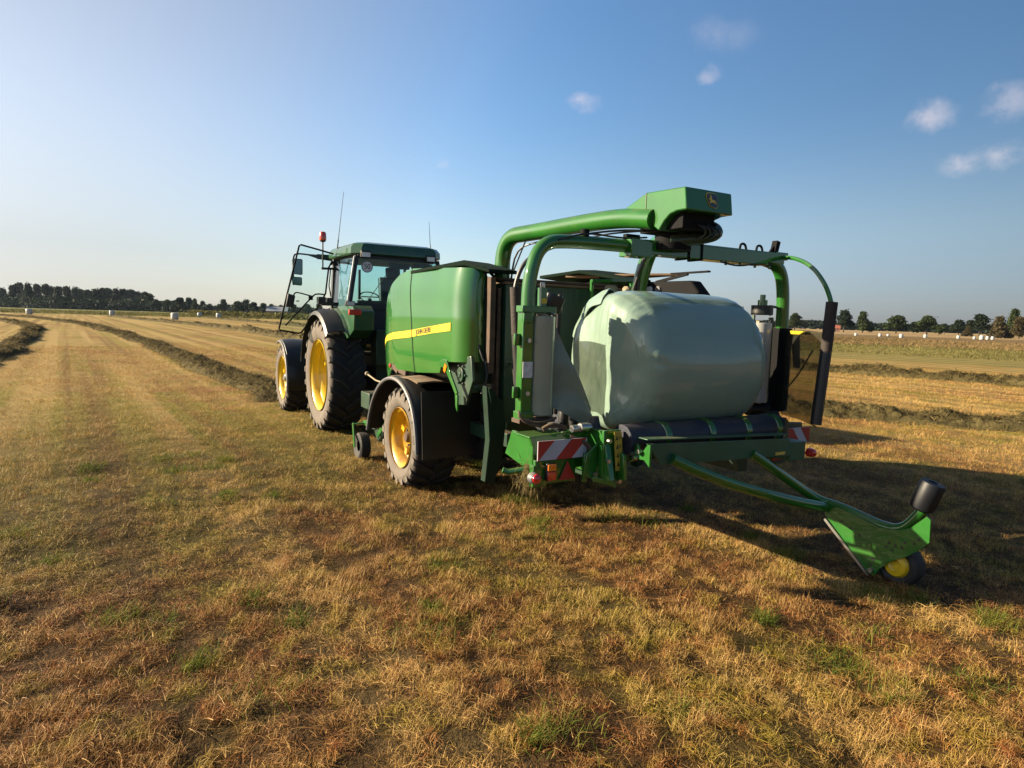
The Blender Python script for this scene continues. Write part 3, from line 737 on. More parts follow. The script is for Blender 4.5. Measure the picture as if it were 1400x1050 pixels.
# leg plates under the tailgate
for s in (-1, 1):
    mb = MB(); mb.prism([(-1.03, 1.34), (-.84, 1.18), (-.80, .95), (-.83, .60), (-.92, .36), (-1.02, .38), (-.98, .80)], (0, -1.22, 0), (s * -1 if s > 0 else 1, 0, 0), (0, 0, 1), (0, .10, 0))
    mb.prism([(-1.02, 1.33), (-.93, 1.28), (-.98, 1.16)], (0, -1.245, 0), (s * -1 if s > 0 else 1, 0, 0), (0, 0, 1), (0, .02, 0))
    mb.build('tailgate_leg', LEGM, B, bevel=.008)

# ------------------------------------------------------------------ carrier tubes, gearbox housing, wrapping arms
MB().tube([(-.56, -.62, 1.25), (-.56, -.62, 2.30), (-.56, -.64, 2.86), (-.46, -1.10, 2.875), (-.38, -1.9, 2.89), (-.33, -2.35, 2.885), (-.32, -2.72, 2.83)], .083, 18, smooth=3).build('carrier_tube', GREENF, B, angle=60)
MB().tube([(.46, -1.55, 1.25), (.47, -1.60, 2.20), (.50, -1.72, 2.70), (.42, -2.0, 2.80), (.2, -2.35, 2.80), (.1, -2.7, 2.80)], .075, 16, smooth=3).build('carrier_tube', GREENF, B, angle=60)
mb = MB(); mb.tube([(.36, -1.66, 1.7), (.36, -1.68, 2.3), (.42, -1.8, 2.75)], .014, 8, smooth=2); mb.tube([(.32, -1.68, 1.7), (.32, -1.70, 2.3), (.40, -1.85, 2.72)], .014, 8, smooth=2)
mb.cyl((.39, -1.66, 1.8), (.40, -1.72, 2.42), .018); each(mb, 'hydraulic_hose', BLACK, B)
mb = MB()
for b0, b1, z in ((-2.318, -2.648, 0), (-2.652, -3.08, 0)):
    pass
hl = [(-2.31, 2.938), (-2.638, 3.052), (-3.075, 3.035), (-3.10, 2.862), (-2.99, 2.862), (-2.92, 2.845), (-2.86, 2.80), (-2.80, 2.73), (-2.74, 2.77), (-2.68, 2.85), (-2.31, 2.87)]
hs = mb.prism(hl, (-.345, 0, 0), (0, 1, 0), (0, 0, 1), (.50, 0, 0)).build('gearbox_housing', GREENF, B, bevel=.01)
MB().b2((-.349, -2.642, 2.86), (-.345, -2.636, 3.05)).build('panel_joint', LETTER, hs)
mb = MB()
for b, z in ((-2.59, 2.885), (-2.69, 2.89)): mb.cyl((-.352, b, z), (-.343, b, z), .010, n=8)
each(mb, 'bolt', STEEL, hs)
# badge: rounded dark shield, yellow outline, leaping deer
def rr(w, h, r, n=5, cut=1.0):
    p = []
    for cx, cy, a0 in ((w / 2 - r, h / 2 - r, 0), (-w / 2 + r, h / 2 - r, 90), (-w / 2 + r * 1.7, -h / 2 + r * 1.3, 180), (w / 2 - r * 1.0, -h / 2 + r * 1.0, 270)):
        for i in range(n + 1): a = R_(a0 + 90 * i / n); p.append((cx + r * math.cos(a), cy + r * math.sin(a)))
    return p
bo = (-.075, -3.0885, 2.955); bu = (1, 0, 0); bv = (0, .143, .99); bn = (0, -.003, 0); bk = .68
bg = MB().prism(rr(.182 * bk, .178 * bk, .045 * bk), bo, bu, bv, bn).build('badge', GOLD, hs)
MB().prism(rr(.166 * bk, .162 * bk, .04 * bk), (bo[0], bo[1] - .0035, bo[2]), bu, bv, bn).build('badge_field', NAVY, bg)
deer = [(-.058, .012), (-.040, .024), (-.030, .040), (-.044, .058), (-.036, .060), (-.026, .046), (-.020, .062), (-.012, .058), (-.018, .040), (-.010, .030), (-.008, .012), (.012, .004), (.036, .006), (.046, .000), (.052, -.014), (.066, -.034), (.062, -.040), (.044, -.022), (.030, -.022), (.040, -.036), (.036, -.040), (.018, -.024), (-.012, -.020), (-.030, -.034), (-.050, -.030), (-.052, -.024), (-.036, -.022), (-.032, -.008), (-.036, .006), (-.054, .006)]
MB().prism([(x * bk, y * bk) for x, y in deer], (bo[0], bo[1] - .007, bo[2]), bu, bv, bn).build('deer_emblem', GOLD, bg)
# drive under the housing
mb = MB(); mb.cyl((-.08, -2.66, 2.62), (-.08, -2.66, 2.90), .13, n=24); mb.cyl((-.08, -2.66, 2.60), (-.08, -2.66, 2.66), .17, n=24); mb.b2((-.28, -3.0, 2.74), (.06, -2.5, 2.86)); mb.cyl((-.02, -2.98, 2.80), (.02, -2.86, 2.80), .06); mb.cyl((.05, -2.96, 2.77), (.05, -2.80, 2.77), .05)
for i in range(5): mb.cyl((-.14 + i * .05, -3.02, 2.79 - .015 * (i % 2)), (-.14 + i * .05, -2.9, 2.79), .014, n=8)
mb.build('rotary_drive', MATTE, B, bevel=.006)
MB().tube([(.06, -2.72, 2.80), (.17, -2.80, 2.82), (.22, -2.86, 2.79), (.19, -2.92, 2.735), (.02, -2.86, 2.69), (-.16, -2.74, 2.67)], .052, 12, smooth=3).build('swivel_duct', GREENSH, B)
mb = MB()
for k in range(4):
    mb.tube([(-.12 + .05 * k, -3.0, 2.78), (-.08 + .05 * k, -3.05, 2.74), (-.02 + .06 * k, -2.98, 2.70), (.0 + .03 * k, -2.8, 2.68)], .009, 6, smooth=2)
mb.tube([(-.50, -1.0, 2.80), (-.52, -.88, 2.60), (-.56, -.80, 2.40)], .008, 6, smooth=2); mb.tube([(-.57, -.72, 2.1), (-.63, -.76, 1.7), (-.70, -.95, 1.4)], .014, 6, smooth=2); mb.tube([(-.50, -.72, 2.2), (-.47, -.78, 1.6), (-.6, -1.2, 1.2)], .014, 6, smooth=2)
each(mb, 'hydraulic_hose', BLACK, B)
mb = MB()
mb.tube([(-.50, -.70, 2.2), (-.50, -.76, 2.72), (-.43, -1.12, 2.785), (-.34, -1.9, 2.80), (-.30, -2.3, 2.79), (-.28, -2.55, 2.76)], .010, 6, smooth=2)
mb.tube([(-.46, -1.5, 2.80), (-.40, -1.75, 2.74), (-.30, -2.1, 2.78), (-.22, -2.5, 2.77)], .008, 6, smooth=2)
mb.tube([(-.34, -2.66, 2.69), (-.6, -2.66, 2.66), (-.95, -2.655, 2.68), (-1.2, -2.655, 2.60)], .008, 6, smooth=2)
mb.tube([(.5, -2.68, 2.55), (.7, -2.69, 2.52), (.95, -2.68, 2.56), (1.2, -2.66, 2.57)], .008, 6, smooth=2)
mb.tube([(-.72, -1.2, 1.55), (-.85, -1.5, 1.25), (-1.0, -2.0, 1.10), (-1.08, -2.6, 1.18)], .016, 7, smooth=2)
mb.tube([(-.66, -1.2, 1.45), (-.80, -1.6, 1.12), (-.95, -2.1, 1.02), (-1.15, -2.7, 1.16)], .014, 7, smooth=2)
mb.tube([(-1.0, -.93, 1.9), (-1.02, -1.02, 1.7), (-.95, -1.12, 1.45), (-1.02, -1.1, 1.25)], .013, 7, smooth=2)
each(mb, 'hydraulic_hose', BLACK, B)
for a0, z0, m in ((-.60, 1.78, DECAL), (-.62, 1.62, RUST), (-.58, 2.02, REDM)):
    MB().cyl((a0, -.73, z0), (a0 + .01, -.73, z0 + .13), .045, n=14).build('valve_block', m, B)
AB = -2.6
# crossbeam: stepped box
mb = MB(); mb.box((.38, AB, 2.615), (1.50, .15, .115)); mb.box((.30, AB, 2.66), (.9, .13, .05)); mb.box((1.06, AB, 2.635), (.62, .12, .10)); mb.box((1.36, AB, 2.66), (.16, .09, .07))
mb.box((-.40, AB, 2.60), (.22, .16, .14))
for a in (-.5, -.3, .62, .8, 1.0, 1.2): mb.cyl((a, AB - .03, 2.53), (a, AB - .03, 2.57), .014, n=8)
cb = mb.build('crossbeam', GREENF, B, bevel=.008)
mb = MB()
for a in (.12, .27): mb.box((a, AB, 2.62), (.025, .165, .155))
for a in (.86, 1.08): mb.tube([(a - .04, AB, 2.68), (a - .03, AB, 2.74), (a + .03, AB, 2.74), (a + .05, AB, 2.68)], .012, 6, smooth=2)
mb.box((1.30, AB, 2.74), (.05, .06, .12), (0, .25, 0)); mb.bar((1.22, AB, 2.68), (1.30, AB, 2.77), .02, .02); mb.cyl((-.92, AB, 2.62), (-.92, AB, 2.71), .035); mb.box((-.45, AB, 2.69), (.14, .05, .04))
each(mb, 'clamp', MATTE, cb, bevel=.003)
mb = MB()
for s, pts in ((-1, [(-1.42, AB, 2.0), (-1.42, AB, 2.30), (-1.33, AB, 2.575), (-1.06, AB, 2.61), (-.3, AB, 2.615)]), (1, [(1.47, AB, 1.6), (1.475, AB, 2.26), (1.40, AB, 2.56), (1.15, AB, 2.625), (.7, AB, 2.63)])):
    m_ = MB(); m_.tube(pts, .053 if s < 0 else .060, 16, smooth=3); arm = m_.build('wrap_arm', GREENF, B, angle=60)
    if s < 0:
        mb = MB(); mb.b2((-1.48, AB - .04, 1.28), (-1.385, AB + .05, 2.06)); mb.b2((-1.49, AB - .05, 1.24), (-1.37, AB + .06, 1.30)); mb.b2((-1.53, AB - .01, 1.40), (-1.48, AB + .02, 1.49)); mb.b2((-1.53, AB - .01, 1.80), (-1.48, AB + .02, 1.89))
        ap = mb.build('arm_plate', GREENF, arm, bevel=.008)
        mb = MB(); mb.box((-1.432, AB - .043, 1.62), (.085, .004, .12)); mb.build('sticker', DIRTYW, arm)
        mb = MB()
        for z in (1.44, 1.84): mb.cyl((-1.43, AB - .04, z), (-1.43, AB - .055, z), .017)
        each(mb, 'bolt', STEEL, arm)
        mb = MB(); mb.b2((-1.50, AB - .06, 2.05), (-1.20, AB + .04, 2.10)); mb.b2((-1.48, AB - .05, 1.97), (-1.40, AB - .02, 2.05)); mb.build('roll_bracket', GREENF, arm, bevel=.005)
        mb = MB(); mb.b2((-1.50, AB - .06, 1.215), (-1.18, AB + .06, 1.245)); mb.tube([(-1.48, AB - .07, 1.25), (-1.4, AB - .12, 1.22), (-1.3, AB - .13, 1.23), (-1.2, AB - .1, 1.25)], .012, 6, smooth=1); mb.tube([(-1.5, AB - .05, 1.31), (-1.52, AB - .09, 1.26), (-1.42, AB - .14, 1.20), (-1.28, AB - .10, 1.21)], .010, 6, smooth=1); mb.build('roll_cradle', RUST, arm)
        mb = MB(); mb.b2((-1.135, AB - .005, 1.26), (-1.12, AB + .05, 2.14)); mb.cyl((-1.17, AB + .02, 1.26), (-1.17, AB + .02, 2.06), .022); mb.build('guide_roller', BLACK, arm)
        mb = MB(); mb.box((-1.19, AB + .02, 2.13), (.13, .12, .13), (.2, .3, .1)); mb.cyl((-1.13, AB, 2.05), (-1.13, AB, 2.2), .02); mb.build('roll_brake', BLACK, arm, bevel=.01)
        mb = MB(); mb.cyl((-1.295, AB, 2.03), (-1.295, AB, 2.17), .018); mb.b2((-1.32, AB - .03, 2.09), (-1.27, AB + .03, 2.24)); mb.build('roll_lock', GREENF, arm, bevel=.004)
        mb = MB(); mb.b2((-1.318, AB - .033, 2.12), (-1.272, AB - .03, 2.16)); mb.build('sticker', DECAL, arm)
        mb = MB(); mb.lathe([(0, 2.24), (.018, 2.24), (.02, 2.26), (.018, 2.28), (0, 2.28)], (-1.295, AB, 0), (0, 0, 1), 12); mb.lathe([(.03, 2.035), (.045, 2.05), (.03, 2.07), (0, 2.075)], (-1.22, AB - .02, 0), (0, 0, 1), 14); each(mb, 'knob', STEEL, arm)
    else:
        mb = MB(); mb.b2((1.405, AB - .075, 1.175), (1.545, AB + .075, 1.98)); mb.b2((1.30, AB - .05, 1.165), (1.56, AB + .06, 1.20)); mb.b2((1.06, AB - .04, 1.225), (1.34, AB + .04, 1.27)); mb.build('arm_cover', MATTE, arm, bevel=.012)
        mb = MB(); mb.b2((1.295, AB - .02, 1.26), (1.325, AB + .02, 2.08)); mb.b2((1.06, AB - .01, 1.5), (1.08, AB + .02, 2.10)); mb.tube([(1.30, AB, 2.10), (1.22, AB, 2.19), (1.40, AB, 2.18), (1.44, AB, 2.14)], .013, 6, smooth=2); mb.build('guide_rail', GREENSH, arm, bevel=.004)
        mb = MB(); mb.cyl((1.175, AB, 2.10), (1.175, AB, 2.19), .10, n=24); mb.build('roll_brake', BLACK, arm)
        mb = MB(); mb.cyl((1.175, AB, 2.19), (1.175, AB, 2.24), .045); mb.cyl((1.175, AB, 2.24), (1.175, AB, 2.29), .025); mb.build('roll_lock', GREENF, arm)
        mb = MB(); mb.cyl((1.08, AB + .02, 1.20), (1.30, AB - .02, 1.20), .06); mb.build('guide_roller', BLACK, arm)
# safety bars: each arm leads a thin hoop with a black foam tube and a smoky guard between them
FOAMB = mat('worn_brown_foam', (.026, .017, .013), .8, var=.25, vscale=14, bump=.3)
for q in (1, -1):
    def Q(a, b, z): return (q * a, AB + q * (b - AB), z) if q > 0 else (-a - .10, AB - (b - AB) - .13, z + .06)
    hp = [(1.36, -2.59, 2.65), (1.345, -2.78, 2.64), (1.21, -3.07, 2.54), (1.09, -3.30, 2.37), (1.04, -3.41, 2.20), (1.035, -3.41, 2.1)]
    hq = [Q(*p) for p in hp] if q > 0 else [(-1.12, -2.6, 2.58), (-1.0, -2.3, 2.60), (-.95, -2.02, 2.58), (-1.08, -1.95, 2.49), (-1.15, -1.93, 2.30), (-1.145, -1.93, 2.18)]
    hb = MB().tube(hq, .019, 10, smooth=3).build('safety_hoop', GREENF if q > 0 else BLACK, B)
    MB().cyl(Q(1.042, -3.409, 2.21), Q(1.015, -3.406, 1.80), .047, .046, 18).build('foam_sleeve', FOAMB, hb)
    MB().cyl(Q(1.015, -3.406, 1.798), Q(.96, -3.40, 1.185), .046, .046, 18).build('foam_sleeve', BLACK, hb)
    rows = []
    for i in range(9):
        t_ = i / 8; z = 1.95 - t_ * (.80 if q > 0 else .58)
        p0 = Vector((1.44, -2.66, z) if q > 0 else (1.10, -2.90, z)); p1 = Vector((1.035 - .045 * t_, -3.38, z))
        rows.append([Q(*(p0.lerp(p1, u) + Vector((.02 * math.sin(u * 6 + t_ * 3), .02 * math.sin(u * 4 + t_ * 5), .02 * math.sin(u * 3))))) for u in np.linspace(0, 1, 9)])
    gd = MB().grid(rows).build('mesh_guard', GUARD, B, solid=.005)
    if q < 0: continue
    mb = MB(); mb.tube([Q(1.40, -2.75, 1.40), Q(1.27, -2.97, 1.56), Q(1.13, -3.2, 1.80)], .007, 6, smooth=2); mb.add([Q(1.40, -2.76, 1.93), Q(1.32, -2.90, 1.93), Q(1.28, -2.96, 1.62), Q(1.34, -2.86, 1.62), Q(1.41, -2.77, 1.93), Q(1.33, -2.91, 1.93), Q(1.29, -2.97, 1.62), Q(1.35, -2.87, 1.62)], [(0, 1, 2, 3), (7, 6, 5, 4), (0, 4, 5, 1), (1, 5, 6, 2), (2, 6, 7, 3), (3, 7, 4, 0)]); each(mb, 'guard_strap', BLACK, gd)
    mb = MB(); mb.bar(Q(1.36, -2.80, 1.945), Q(1.20, -3.10, 1.945), .03, .03); mb.build('guard_edge', DECAL, gd)

# ------------------------------------------------------------------ wrapping table
T = MB(); T.b2((-.95, -3.02, .82), (-.89, -2.0, 1.02)); T.b2((.89, -3.02, .82), (.95, -2.0, 1.02)); T.b2((-.9, -2.18, .86), (.9, -2.10, .92))
T.bar((-.68, -2.2, .82), (-.66, -1.0, .78), .08, .08); T.bar((.68, -2.2, .82), (.66, -1.0, .78), .08, .08)
T.build('table_frame', GREENF, B, bevel=.008)
mb = MB()      # left wing plate behind the warning board
mb.prism([(-1.53, 1.150), (-1.24, 1.165), (-1.02, 1.20), (-.93, 1.10), (-.93, .90), (-1.42, .86), (-1.47, 1.0)], (0, -2.86, 0), (1, 0, 0), (0, 0, 1), (0, .035, 0))
mb.prism([(-1.40, 1.05), (-1.28, 1.10), (-1.15, 1.05), (-1.28, .98)], (0, -2.885, 0), (1, 0, 0), (0, 0, 1), (0, .03, 0))
mb.b2((-1.53, -2.86, 1.135), (-1.0, -2.62, 1.15)); mb.prism([(-2.86, 1.15), (-2.55, 1.15), (-2.45, .95), (-2.86, .88)], (-1.50, 0, 0), (0, 1, 0), (0, 0, 1), (.02, 0, 0))
mb.tube([(-1.50, -2.80, .90), (-1.62, -2.72, .87), (-1.66, -2.70, .885)], .022, 10); mb.build('wing_plate', GREENF, B, bevel=.005)
mb = MB(); mb.prism([(1.53, 1.09), (1.05, 1.12), (.95, 1.10), (.95, .88), (1.50, .86)], (0, -2.86, 0), (1, 0, 0), (0, 0, 1), (0, .035, 0)); mb.build('wing_plate', GREENSH, B, bevel=.005)  # right plate takes the darker green that stands in for shade
def board(a0, z0, flip, lean=0.):
    w, h = .432, .143
    bb = MB().box((a0, -2.955, z0), (w, .008, h)).build('warning_board', WHITEM, B, bevel=.001)
    s = -1 if flip else 1
    for k in ((-1.8, -.97), (-.28, .36)) if not flip else ((-1.8, -.90), (-.38, .90)):
        poly = []
        sl = .62 if not flip else .53
        pts = [(k[0], -1), (k[1], -1), (k[1] + sl, 1), (k[0] + sl, 1)]
        # clip the slanted band to the board
        def clip(p, lim, sgn):
            o = []
            for i in range(len(p)):
                a, b = p[i], p[(i + 1) % len(p)]; ia = sgn * a[0] <= sgn * lim; ib = sgn * b[0] <= sgn * lim
                if ia: o.append(a)
                if ia != ib: t = (lim - a[0]) / (b[0] - a[0]); o.append((lim, a[1] + t * (b[1] - a[1])))
            return o
        pts = clip(clip(pts, .995, 1), -.995, -1)
        poly = [(s * x * w / 2, y * h / 2 * .99) for x, y in pts]
        MB().prism(poly, (a0, -2.960, z0), (1, 0, 0), (0, 0, 1), (0, -.002, 0)).build('red_band', REDM, bb)
    mb = MB(); mb.b2((a0 - w / 2, -2.95, z0 - h / 2 - .008), (a0 + w / 2, -2.93, z0 - h / 2)); mb.build('board_rail', BLACK, bb)
board(-1.302, 1.062, False)
board(1.29, .995, True)
for s, a0, z0 in ((-1, -1.30, .885), (1, 1.33, .83)):
    mb = MB(); mb.b2((a0 - .20, -2.90, z0 - .085), (a0 + .16, -2.865, z0 + .095)); mb.b2((a0 - .22, -2.91, z0 - .10), (a0 - .10, -2.85, z0 + .06)); lb = mb.build('lamp_bracket', GREENF if s < 0 else GREENSH, B, bevel=.005)
    mb = MB(); mb.b2((a0 - .125, -2.945, z0 - .055), (a0 - .045, -2.90, z0 + .075)); mb.build('lamp_housing', REDM if s > 0 else BLACK, lb, bevel=.008)
    mb = MB(); mb.b2((a0 - .122, -2.958, z0 - .050), (a0 - .048, -2.945, z0 + .015)); mb.build('tail_lamp', REDL, lb, bevel=.008)
    mb = MB(); mb.b2((a0 - .122, -2.958, z0 + .019), (a0 - .048, -2.945, z0 + .070)); mb.build('turn_lamp', ORAL if s < 0 else REDL, lb, bevel=.008)
    c = a0 + .075 if s < 0 else a0 - .20
    MB().prism([(c - .075, z0 - .065), (c + .075, z0 - .065), (c, z0 + .075)], (0, -2.912, 0), (1, 0, 0), (0, 0, 1), (0, -.006, 0)).build('reflector_triangle', REDM, lb, bevel=.002)
    x = s * 1.545
    mb = MB(); mb.tube([(s * 1.46, -2.90, z0 - .03), (x, -2.93, z0 - .02)], .014, 8); mb.lathe([(.0, -.02), (.035, -.02), (.042, -.005), (.042, .03), (0, .03)], (x, -2.965, z0 - .015), (0, 1, 0), 18); mo = mb.build('marker_lamp', GREYE if s < 0 else REDL, lb)
    MB().lathe([(0, -.045), (.02, -.042), (.034, -.03), (.036, -.021)], (x + .006, -2.965, z0 - .015), (0, 1, 0), 18).build('lens', REDL, lb)
# chain case at the left end: stepped green plates with a slanted yellow warning strip
mb = MB(); mb.prism([(-2.75, 1.20), (-3.02, 1.19), (-3.10, 1.08), (-3.16, .84), (-3.02, .81), (-2.80, .86)], (-1.02, 0, 0), (0, 1, 0), (0, 0, 1), (.05, 0, 0))
mb.prism([(-1.03, 1.20), (-.87, 1.20), (-.86, .80), (-.92, .79), (-1.03, .85)], (0, -3.085, 0), (1, 0, 0), (0, 0, 1), (0, .03, 0))
mb.prism([(-1.13, 1.02), (-1.03, 1.10), (-1.03, .82), (-1.15, .86)], (0, -3.02, 0), (1, 0, 0), (0, 0, 1), (0, .02, 0))
mb.prism([(-3.0, 1.10), (-3.16, 1.02), (-3.18, .84), (-3.05, .82)], (-.90, 0, 0), (0, 1, 0), (0, 0, 1), (.03, 0, 0))
mb.bar((-1.08, -3.03, .84), (-.93, -3.12, .80), .03, .04); mb.b2((-1.12, -2.98, .80), (-1.09, -2.95, 1.02))
cc = mb.build('chain_case', GREENF, B, bevel=.005)
MB().prism([(-.965, 1.195), (-.895, 1.195), (-.865, .90), (-.935, .90)], (0, -3.118, 0), (1, 0, 0), (0, 0, 1), (0, -.003, 0)).build('warning_sticker', mat('faded_yellow_decal', (.42, .30, .03), .5, var=.15, vscale=14, dust=.3), cc)
mb = MB()
for i, z in enumerate((1.15, 1.085, 1.02, .955)):
    x = -.928 + i * .008
    mb.prism([(x - .022, z - .018), (x + .002, z - .018), (x - .010, z + .018)], (0, -3.1215, 0), (1, 0, 0), (0, 0, 1), (0, -.002, 0)); mb.b2((x + .006, -3.1235, z + .004), (x + .026, -3.1215, z + .009)); mb.b2((x + .006, -3.1235, z - .010), (x + .026, -3.1215, z - .005))
each(mb, 'pictogram', LETTER, cc)
mb = MB()
for a, b, z in ((-1.005, -3.12, 1.13), (-1.01, -3.12, .98), (-.985, -3.12, .90), (-1.06, -3.04, .87), (-.90, -3.12, .82)): mb.cyl((a, b + .01, z), (a, b - .015, z), .016, n=10)
mb.cyl((-1.19, -2.90, 1.195), (-1.02, -2.90, 1.20), .03); mb.cyl((-1.13, -2.92, 1.205), (-1.06, -2.92, 1.205), .035); each(mb, 'bolt', STEEL, cc)
mb = MB(); mb.tube([(-1.42, -2.86, 1.20), (-1.36, -2.88, 1.235), (-1.28, -2.87, 1.22), (-1.22, -2.86, 1.20)], .018, 10, smooth=1); mb.tube([(-1.2, -2.9, 1.14), (-1.1, -2.97, 1.1), (-1.05, -3.0, 1.0)], .016, 8, smooth=1); mb.build('roller_arm', RUST, cc)
# pads that steady the bale
for a, b in ((-1.0, -2.52), (-.97, -2.62)):
    mb = MB(); mb.lathe([(0, -.12), (.03, -.11), (.042, -.05), (.045, .05), (.03, .11), (0, .125)], (a, b, 1.25), (.1, 0, 1), 16); mb.build('bale_pad', BLACK, B)
mb = MB(); mb.cyl((-.935, -2.86, 1.13), (-.95, -2.86, 1.27), .05, .032); mb.build('bale_pad', BLUEB, B)
# belt rollers
for b, z, r in ((-3.06, 1.115, .118), (-2.14, 1.115, .118)):
    mb = MB(); mb.cyl((-.84, b, z), (.88, b, z), r, n=28); rl = mb.build('belt_roller', BLUEB, B)
    for a in (-.47, .0, .42, .80):
        MB().lathe([(r, -.03), (r + .008, -.026), (r + .008, .026), (r, .03)], (a, b, z), (1, 0, 0), 28).build('roller_ring', GREENF, rl)
mb = MB(); mb.prism([(.86, 1.17), (.97, 1.20), (1.02, 1.16), (1.02, .92), (.88, .94)], (0, -3.10, 0), (1, 0, 0), (0, 0, 1), (0, .05, 0)); eb = mb.build('end_bracket', GREENSH, B, bevel=.006)
MB().prism([(.885, 1.13), (.955, 1.155), (.975, 1.03), (.905, 1.02)], (0, -3.102, 0), (1, 0, 0), (0, 0, 1), (0, -.003, 0)).build('warning_sticker', mat('faded_olive_decal', (.30, .24, .03), .55, var=.2, vscale=20), eb)
mb = MB(); mb.cyl((.86, -2.95, 1.19), (1.02, -2.95, 1.19), .05); mb.build('roller_end', BLACK, eb)
# rear plate, with curled left end bracket
mb = MB(); mb.prism([(-.80, 1.125), (.765, 1.062), (.80, .91), (-.66, .958)], (0, -3.30, 0), (1, 0, 0), (0, 0, 1), (0, .018, 0)); mb.prism([(-.80, 0), (.765, 0), (.765, .10), (-.80, .10)], (0, -3.30, 1.118), (1, 0, -.040), (0, 1, 0), (0, 0, .010))
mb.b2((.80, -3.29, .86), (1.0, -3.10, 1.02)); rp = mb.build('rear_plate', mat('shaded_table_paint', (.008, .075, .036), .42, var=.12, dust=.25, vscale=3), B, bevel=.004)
mb = MB(); mb.prism([(-3.12, 1.12), (-3.20, 1.10), (-3.22, 1.02), (-3.30, 1.12), (-3.33, 1.12), (-3.33, .955), (-3.27, 1.00), (-3.17, .99), (-3.10, .95)], (-.80, 0, 0), (0, 1, 0), (0, 0, 1), (.022, 0, 0)); mb.build('plate_bracket', GREENF, rp, bevel=.004)
mb = MB()
for b, z in ((-3.16, 1.03), (-3.24, 1.06), (-3.19, 1.005)): mb.cyl((-.80, b, z), (-.835, b, z), .016, n=10)
each(mb, 'bolt', STEEL, rp)
M = frame((.62, -3.306, .945), (1, 0, 0), (0, 0, 1))
MB().b2((.60, -3.303, .93), (.72, -3.3005, .955)).build('serial_sticker', mat('small_yellow_sticker', (.55, .40, .05), .5, var=.1), rp)
# tip-over arm: two tubes, gusset plate, roller and castor
mb = MB(); mb.tube([(-.56, -3.31, 1.00), (-.42, -3.36, .93), (-.1, -3.42, .80), (.55, -3.46, .60), (1.07, -3.46, .475)], .044, 14, smooth=2); ta = mb.build('tip_arm_tube', GREENF, B, angle=60)
mb = MB(); mb.tube([(.32, -3.29, .97), (.55, -3.32, .83), (1.11, -3.36, .505), (1.14, -3.56, .50), (1.15, -3.92, .43), (1.15, -4.08, .45), (1.16, -4.19, .60), (1.17, -4.215, .68)], .040, 14, smooth=3); mb.build('tip_arm_tube', GREENF, B, angle=60)
pl = [(-3.40, .53), (-3.47, .40), (-3.885, .035), (-3.925, .035), (-3.96, .10), (-4.02, .17), (-4.08, .22), (-4.16, .27), (-4.26, .36), (-4.315, .43), (-4.31, .60), (-4.28, .62), (-4.17, .50), (-4.08, .455), (-3.92, .44), (-3.56, .505)]
mb = MB(); mb.prism(pl, (1.085, 0, 0), (0, 1, 0), (0, 0, 1), (.014, 0, 0)); tp = mb.build('tip_arm_plate', GREENF, B, bevel=.002)
mb = MB()
for b, z in ((-3.62, .40), (-3.70, .36), (-3.78, .32), (-4.0, .30), (-4.02, .335), (-4.05, .29), (-4.07, .33), (-4.12, .33), (-4.14, .375), (-4.21, .39), (-4.24, .43)): mb.cyl((1.0838, b, z), (1.0858, b, z), .0125, n=10)
for b, z in ((-3.905, .165), (-3.885, .115)): mb.b2((1.0838, b - .014, z - .012), (1.0858, b + .014, z + .012))
each(mb, 'bolt_hole', LETTER, tp)
mb = MB(); mb.cyl((1.084, -3.90, .075), (1.062, -3.90, .075), .020, n=10); each(mb, 'bolt', STEEL, tp)
MB().bar((1.075, -3.47, .375), (1.075, -3.885, .025), .012, .022).build('brace_rod', STEEL, tp)
mb = MB(); ax = Vector((.10, -.28, .95)).normalized(); p0 = Vector((1.165, -4.195, .655)); mb.lathe([(.05, -.02), (.082, 0), (.088, .03), (.088, .198), (.082, .214), (.042, .218), (.033, .208), (0, .205)], p0, ax, 30); mb.build('tip_roller', mat('smooth_black_roller', (.007, .008, .012), .5, spec=.3, var=.1), B)
mb = MB(); cw = (1.20, -4.06, .165)
mb.lathe([(.09, -.055), (.13, -.075), (.158, -.062), (.165, -.03), (.165, .03), (.158, .062), (.13, .075), (.09, .055)], cw, (1, .0, 0), 40); tw = mb.build('tip_wheel', RUBBER, B)
MB().lathe([(.10, -.06), (.085, -.082), (.05, -.088), (.03, -.07), (0, -.07)], cw, (1, 0, 0), 28).build('rim', YELL, tw)

# ------------------------------------------------------------------ film rolls and the wrapped bale
def roll(a, label):
    o = thing('film_roll', label, 'film roll', W(a, AB, 1.27), TH, 'stretch film rolls on the wrapper')
    mb = MB(); mb.lathe([(.045, 0), (.094, 0), (.098, .004), (.098, .752), (.094, .756), (.045, .756)], (0, 0, 0), (0, 0, 1), 40); mb.build('film', FILMROLL if a < 0 else mat('white_film', (.42, .42, .40), .25, coat=.5, var=.05), o)
    mb = MB(); mb.lathe([(.046, -.015), (.046, .775), (.036, .775), (.036, -.015)], (0, 0, 0), (0, 0, 1), 24, closed=True); mb.build('core_tube', CREAM, o)
roll(-1.285, 'full pale green film roll upright on the left wrapping arm')
roll(1.175, 'narrow white film roll behind the wrapped bale, on the right arm')

